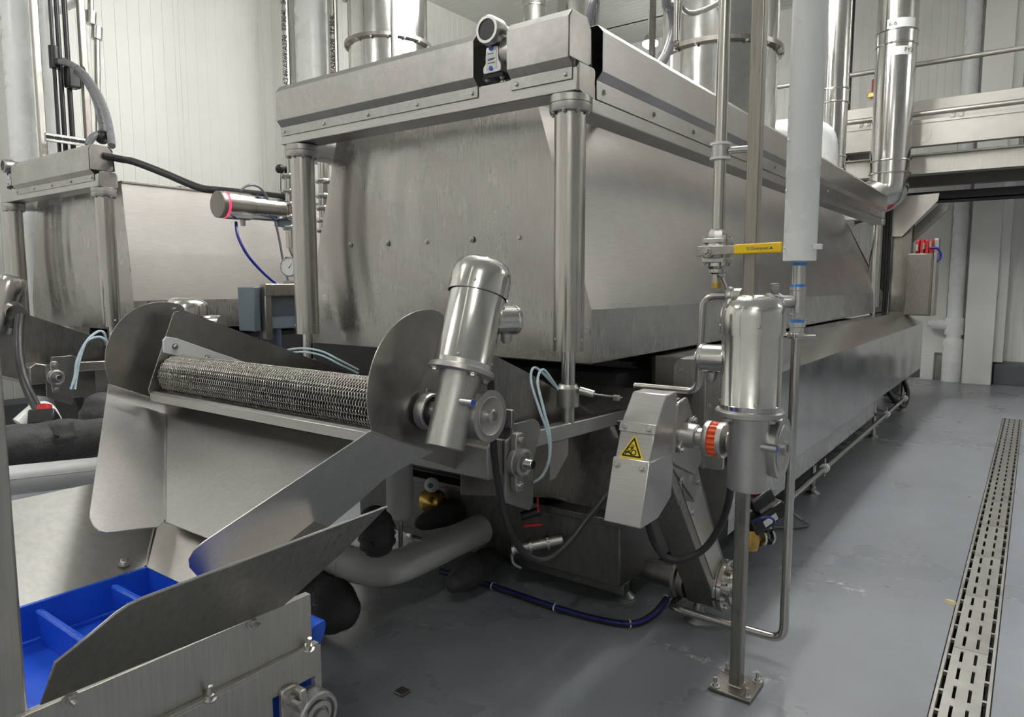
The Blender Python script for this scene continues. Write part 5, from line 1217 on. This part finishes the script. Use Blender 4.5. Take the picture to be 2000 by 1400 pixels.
# second group, right of the ribbed wall
pl_ = vpipe('printed_pipe', 550, 571, -7.7, 'stainless pipe with printed grade marking left of the white wall pipe', 'steel_tube')
c_ = at(555, 110, x=-7.7)
text('A249/A269/A270  TP304L  20R410', .085, (pl_.location.x+.055, pl_.location.y-.062, c_.z+.25), (0, 0, 1), (-.72, -.69, 0), 'ink', pl_)
vpipe('wall_pipe', 577, 640, XW, 'wide white plastic pipe between two stainless pipes', 'pvc_white')
p2_ = vpipe('printed_pipe', 642, 662, -7.7, 'stainless pipe with printed marking right of the white wall pipe', 'steel_tube')
text('A249/A269/A270  TP304L', .085, (p2_.location.x+.055, p2_.location.y-.062, c_.z+.25), (0, 0, 1), (-.72, -.69, 0), 'ink', p2_)
vpipe('black_conduit', 680, 692, -7.0, 'left of two black conduits before the big round stack', 'black_plastic', 2.0, None, 'conduit', 80)
vpipe('black_conduit', 699, 710, -7.0, 'right of two black conduits before the big round stack', 'black_plastic', 2.0, None, 'conduit', 80)
vsq('steel_upright', 724, 748, -6.9, 'tall steel upright in front of the big round stack', 'steel_frame_light', 2.0, None, 'post', 80)
vpipe('grey_riser', 765, 777, -5.9, 'slim grey riser pipe in front of the big round stack', 'jacket_grey', 2.4, None, 'pipe', 80)
t = thing('strut_channel', 'short strut channel over the two black conduits', 'strut', at(700, 3, x=-6.85))
e0_, e1_ = at(672, -4, x=-6.85), at(734, 16, x=-6.85)
obj('rail', MB().hexa([tuple(Vector(q) + Vector(o_)) for o_ in ((0,0,-.04), (0,0,.04)) for q in ((-6.88, e0_.y, e0_.z), (-6.82, e0_.y, e0_.z), (-6.82, e1_.y, e1_.z), (-6.88, e1_.y, e1_.z))]), 'galvanised', t, .004)
tag(obj('vent_cap', MB().lathe([(0,0),(.14,0),(.14,.02),(.12,.035),(.13,.05),(.12,.11),(.07,.15),(0,.16)], at(770, 128, x=-5.75) + Vector((0,0,-.08)), (.1, .1, 1), 24).cyl((-5.75, at(770, 128, x=-5.75).y, 2.27), at(770, 128, x=-5.75) + Vector((0, 0, -.07)), .06, n=16), 'blue_grey'), 'dark blue grey plastic vent cap peeking over the front cover', 'cap')

# ================================================================== STACKS AND FLUES
def stack(X, Y, r, zring, z0, label, name='exhaust_stack'):
    t_ = thing(name, label, 'stack', (X, Y, z0))
    obj('lower_shell', MB().cyl((X, Y, z0), (X, Y, zring), r, n=64), 'steel_polished', t_)
    obj('upper_shell', MB().cyl((X, Y, zring), (X, Y, Z_CEIL-.01), r*.995, n=64), 'steel_polished', t_)
    rg = obj('flange_ring', MB().lathe([(r,-.02),(r+.05,-.02),(r+.05,.02),(r,.02)], (X, Y, zring), (0,0,1), 64), 'steel_worn_shade', t_)
    for k_ in range(16):
        a = 2*pi*k_/16; bolt(rg, (X+(r+.03)*cos(a), Y+(r+.03)*sin(a), zring-.02), (0,0,-1), .014)
    return t_
stack(-6.35, 6.15, .46, at(750, 67, x=-6.06).z, 2.27, 'wide round stainless exhaust stack over the left fryer')
stack(-2.55, 6.75, .53, at(1385, 78, y=6.24).z, 2.29, 'wide round stainless exhaust stack over the centre hood')
def flue(X, Y, r, z0, label, bands, elbow=None):
    t_ = thing('flue_pipe', label, 'flue', (X, Y, z0))
    obj('pipe', MB().cyl((X, Y, z0), (X, Y, Z_CEIL-.01), r, n=40), 'galvanised' if r < .12 else 'steel_polished', t_)
    for zb in bands:
        b_ = obj('joint_band', MB().lathe([(r,-.085),(r+.012,-.085),(r+.014,-.075),(r+.006,-.065),(r+.006,.065),(r+.014,.075),(r+.012,.085),(r,.085)], (X, Y, zb), (0,0,1), 40), 'steel_polished', t_)
    if elbow:
        obj('elbow', MB().sweep(bend_path([(X, Y, z0+.02), (X, Y, z0-.16), tuple(Vector((X, Y, z0-.16)) + Vector(elbow))], .12, 3), r*1.01, 36), 'steel_polished', t_)
    return t_
f1 = at(1629, 200, x=-2.1); fz_ = lambda v, X, Y: at(1629, v, y=Y).z
flue(f1.x, f1.y, .155, 2.3, 'shiny flue pipe rising behind the white insulated riser', [fz_(190, 0, f1.y), fz_(320, 0, f1.y)])
f2 = at(1742, 250, y=10.0)
fl2 = flue(f2.x, f2.y, .225, at(1742, 340, y=10.0).z-.05, 'largest shiny flue pipe with white stickers and an angled elbow', [at(1745, 80, y=10.0).z, at(1742, 328, y=10.0).z], (-.44, -.18, -.22))
d_ = Vector((-f2.x, -f2.y, 0)).normalized(); r_ = Vector((-d_.y, d_.x, 0))
for (u, v, w, h, txt) in ((1758, 45, .33, .12, '6-6'), (1760, 98, .27, .10, 'PY2')):
    c_ = at(u, v, y=10.0-.2)
    ctr = Vector((f2.x, f2.y, c_.z)); a0 = math.atan2(d_.y, d_.x) + .22; n_ = 9; pts = [];
    mb = MB()
    def cyl_pt(s, z, rr=.2275): 
        a = a0 + s/.225; return Vector((f2.x + rr*cos(a), f2.y + rr*sin(a), z))
    mb.grid(lambda uu, vv: cyl_pt(-w/2 + w*uu, c_.z - h/2 + h*vv), 10, 1)
    st = obj('sticker', mb, 'sticker', fl2)
    a = a0 + (.09 if txt == 'PY2' else -.10)/.225
    text(txt, .07, (f2.x + .229*cos(a), f2.y + .229*sin(a), c_.z), (-sin(a), cos(a), 0), (0, 0, 1), 'ink', st)
for (u0, u1, X, lb) in ((1020, 1064, -6.3, 'slim shiny flue pipe seen above the front cover near the gearbox'), (1088, 1142, -6.3, 'second shiny flue pipe seen above the front cover end')):
    a, b = at(u0, 20, x=X), at(u1, 20, x=X); c_ = (a+b)/2; dd_ = sqrt(c_.x**2+c_.y**2); rr = (b.y-a.y)*.5*abs(c_.x)/dd_
    flue(X, c_.y, rr, 2.3, lb, [at(u0+20, 2, x=X).z] if u0 == 1020 else [])
# hoses above the hood
tube_thing('grey_hose', smooth_path([Vector((-1.75, at(1303, -30, x=-2.1).y, Z_CEIL-.01)), Vector((-1.95, at(1303, -30, x=-2.1).y, 4.6))] + [at(u, v, x=-2.1) for u, v in ((1303, -30), (1310, 15), (1315, 45), (1310, 80), (1298, 112), (1285, 130))]), .032, 'grey_hose', 'thick grey hose dropping in front of the centre stack', 'hose')
tube_thing('grey_hose', smooth_path([Vector((-1.8, at(1166, -30, x=-2.0).y+.05, Z_CEIL-.01))] + [at(u, v, x=-2.0) for u, v in ((1166, -30), (1158, 5), (1152, 35), (1150, 60))]), .025, 'grey_hose', 'grey hose rising behind the corner of the front cover', 'hose')
tube_thing('thin_tube', smooth_path([Vector((-1.5, at(1322, -20, x=-1.5).y, Z_CEIL-.01))] + [at(u, v, x=-1.5) for u, v in ((1322, -20), (1328, 8), (1338, 22), (1352, 26), (1375, 20), (1402, 6), (1425, -15))] + [Vector((-1.5, at(1428, -15, x=-1.5).y+.02, Z_CEIL-.01))]), .014, 'steel_tube', 'thin shiny tube sagging between the drop pipe and the ceiling', 'tube', 10)
vp = at(1490, 120, x=-1.55)
t = thing('thin_riser', 'thin riser with white fittings right of the square post', 'pipe', (vp.x, vp.y, 2.5))
obj('tube', MB().cyl((vp.x, vp.y, 2.52), (vp.x, vp.y, Z_CEIL-.01), .018, n=14), 'steel_tube', t)
for v_ in (112, 140): obj('fitting', MB().lathe([(0,-.05),(.028,-.05),(.03,0),(.028,.05),(0,.05)], (vp.x, vp.y, at(1490, v_, x=-1.55).z), (0,0,1), 14), 'white_plastic', t)
q_ = at(1510, 100, y=11.6); tag(obj('black_conduit', MB().cyl((q_.x, q_.y, 3.0), (q_.x, q_.y, Z_CEIL-.01), .03, n=12), 'black_plastic'), 'thin black vertical conduit behind the square post', 'conduit')
q_ = at(1662, 100, y=11.6); tag(obj('black_conduit', MB().cyl((q_.x, q_.y, 3.0), (q_.x, q_.y, Z_CEIL-.01), .03, n=12), 'black_plastic'), 'thin black vertical conduit right of the white insulated riser', 'conduit')
q_ = at(1275, 30, y=11.2); tag(obj('steel_upright', MB().box((q_.x-.04, q_.y-.04, 2.4), (q_.x+.04, q_.y+.04, Z_CEIL-.01)), 'steel_worn_shade'), 'thin brown upright beside the lit pendant lamp', 'post')
q0_, q1_ = at(1592, 256, y=8.6), at(1612, 256, y=8.6)
tag(obj('white_elbow', MB().sweep(bend_path([q0_ + Vector((-.5, -.2, 0)), q1_, q1_ + Vector((.02, .05, -.7))], .18), .13, 24), 'pvc_white'), 'white jacketed pipe elbow showing right of the insulated riser', 'pipe')

# ================================================================== MEZZANINE
YM = 10.35
MX0, MX1 = -5.5, X_RIGHT-.03
Zm = lambda v: at(1900, v, y=YM).z
t = thing('walkway', 'raised steel walkway with channel beams crossing behind the fryer', 'walkway', (-.5, YM+.6, 2.5))
z1, z2 = Zm(272), Zm(228)
obj('edge_channel', MB().prism([(YM, z1), (YM, z1-.02), (YM+.12, z1-.02), (YM+.12, z1), (YM+.03, z1), (YM+.03, z2), (YM+.12, z2), (YM+.12, z2+.03), (YM, z2+.03)], 'x', MX0, MX1), 'mezz_paint', t, .004)
obj('channel_lip', MB().box((MX0, YM-.012, z2-.01), (MX1, YM+.002, z2+.035)), 'mezz_paint', t, .002)
obj('toe_plate', MB().box((MX0, YM+.55, Zm(208)), (MX1, YM+.57, Zm(183)+.12)), 'mezz_paint', t, .003)
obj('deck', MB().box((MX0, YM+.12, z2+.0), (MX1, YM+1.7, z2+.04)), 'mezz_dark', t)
obj('lower_beam', MB().box((MX0, YM+.30, at(1900, 330, y=YM+.3).z), (MX1, YM+.36, at(1900, 296, y=YM+.3).z)).box((MX0, YM+.22, at(1900, 296, y=YM+.3).z), (MX1, YM+.44, at(1900, 296, y=YM+.3).z+.02)).box((MX0, YM+.22, at(1900, 330, y=YM+.3).z-.02), (MX1, YM+.44, at(1900, 330, y=YM+.3).z)), 'steel_frame_light', t, .003)
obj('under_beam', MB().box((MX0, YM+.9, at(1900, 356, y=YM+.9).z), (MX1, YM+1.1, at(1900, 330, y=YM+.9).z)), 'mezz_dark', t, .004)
tr0 = at(1900, 388, y=YM+.75).z
obj('cable_tray', MB().box((-1.9, YM+.7, tr0), (MX1, YM+1.1, tr0+.02)).box((-1.9, YM+.7, tr0), (MX1, YM+.72, tr0+.12)), 'dark_void', t, .003)
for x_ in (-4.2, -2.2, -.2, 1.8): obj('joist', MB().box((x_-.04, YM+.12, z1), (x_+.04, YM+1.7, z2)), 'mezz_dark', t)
for i, u in enumerate((1683, 1862)):
    c_ = at(u, 240 if i == 0 else 220, y=YM-.02)
    for s in (0, .09): obj('clip', MB().hexa([(c_.x+s-.03, YM-.03, c_.z-.05), (c_.x+s+.01, YM-.03, c_.z-.05), (c_.x+s+.01, YM, c_.z-.05), (c_.x+s-.03, YM, c_.z-.05), (c_.x+s, YM-.03, c_.z+.04), (c_.x+s+.04, YM-.03, c_.z+.04), (c_.x+s+.04, YM, c_.z+.04), (c_.x+s, YM, c_.z+.04)]), 'white_plastic', t, .003)
ringc = at(1800, 262, y=YM)
obj('punched_ring', MB().lathe([(.10,0),(.112,0),(.112,.004),(.10,.004)], (ringc.x, YM-.001, ringc.z), (0,-1,0), 32), 'mezz_paint', t)
t = thing('handrail', 'round steel handrail of the raised walkway', 'railing', (-.5, YM+.56, Zm(183)))
zr1, zr2 = at(1900, 109, y=YM+.56).z, Zm(211)
obj('top_rail', MB().cyl((MX0, YM+.56, zr1), (MX1, YM+.56, zr1), .032, n=18), 'mezz_paint', t)
obj('lower_rail', MB().cyl((MX0, YM-.04, zr2), (MX1, YM-.04, zr2), .032, n=18), 'steel_frame_light', t)
for x_ in (-5.2, -3.35, .9, 2.8): obj('baluster', MB().cyl((x_, YM+.56, Zm(208)), (x_, YM+.56, zr1), .03, n=14), 'mezz_paint', t)
t = thing('walkway_column', 'boxed steel column with knee plates under the walkway', 'column', (-1.42, 10.5, 0))
obj('column', MB().box((-1.56, 10.46, 0), (-1.33, 10.66, 2.55)), 'steel_worn_shade', t, .006)
k0 = [at(u, v, y=10.40) for u, v in ((1745, 385), (1835, 377), (1832, 392), (1762, 462), (1740, 462))]
obj('knee_plate', MB().plate([tuple(p) for p in k0], .02), 'steel_frame_light', t, .003)
k1 = [at(u, v, y=10.62) for u, v in ((1835, 398), (1853, 400), (1852, 410), (1785, 472), (1757, 470))]
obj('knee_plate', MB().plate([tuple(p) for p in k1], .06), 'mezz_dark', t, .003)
for i in range(6):
    xx = -1.72 + .03*i; tag(obj('black_cable', MB().sweep([(xx, 10.35+.01*(i % 3), .9), (xx+.01, 10.36, 1.6), (xx, 10.35, 2.5)], .016, 8), 'black_rubber'), 'one of the black cables bundled beside the walkway column', 'cable', 'cable bundle beside the walkway column')
t = thing('column_foot', 'stainless box foot under the far end of the burner casing', 'box', (-1.3, 10.3, 0))
obj('box', MB().box((-1.40, 9.92, .02), (-1.27, 10.30, .42)), 'steel_frame_light', t, .004)
obj('pad', MB().box((-1.38, 9.94, 0), (-1.29, 10.28, .02)), 'dark_void', t)
t = thing('control_cabinet', 'grey steel control cabinet on the walkway column', 'cabinet', (-1.17, 10.25, 1.08))
obj('case', MB().box((-1.33, 10.10, 1.10), (-1.04, 10.44, 1.87)), 'steel_dull', t, .006)
obj('door', MB().box((-1.32, 10.085, 1.115), (-1.055, 10.10, 1.86)), 'steel_dull', t, .004)
obj('side_flange', MB().box((-1.04, 10.12, 1.10), (-1.005, 10.42, 1.88)), 'steel_plate', t, .003)
t = thing('air_valve_bank', 'red valve bank standing on top of the control cabinet', 'valve', (-1.2, 10.25, 1.87))
for i in range(4): obj('red_block', MB().box((-1.24+.05*i, 10.12, 1.87), (-1.20+.05*i, 10.32, 2.03+.012*(i % 2))), 'red', t, .006)
obj('cover', MB().box((-1.05, 10.2, 1.87), (-1.0, 10.36, 2.05)), 'galvanised', t, .003)
for i in range(3): obj('fitting', MB().cyl((-1.22+.07*i, 10.10, 1.90+.02*i), (-1.22+.07*i, 10.10, 1.98+.02*i), .016, n=12), 'steel_polished', t)
tube_thing('blue_air_line', smooth_path([at(u, v, y=10.1) for u, v in ((1818, 484), (1830, 485), (1837, 495), (1836, 505), (1830, 510))]), .014, 'blue_hose', 'small blue air line at the control cabinet on the far column', 'tube', 8)
t = thing('wall_valve', 'small red valve handle on the far wall between the two flues', 'valve', at(1707, 165, y=12.9))
c_ = at(1707, 165, y=12.88); obj('handle', MB().box(c_ - Vector((.03, .02, .12)), c_ + Vector((.03, .02, .08))), 'red', t, .01); obj('body', MB().box(c_ - Vector((.08, .03, .2)), c_ + Vector((.04, .03, -.12))), 'brass', t, .01)
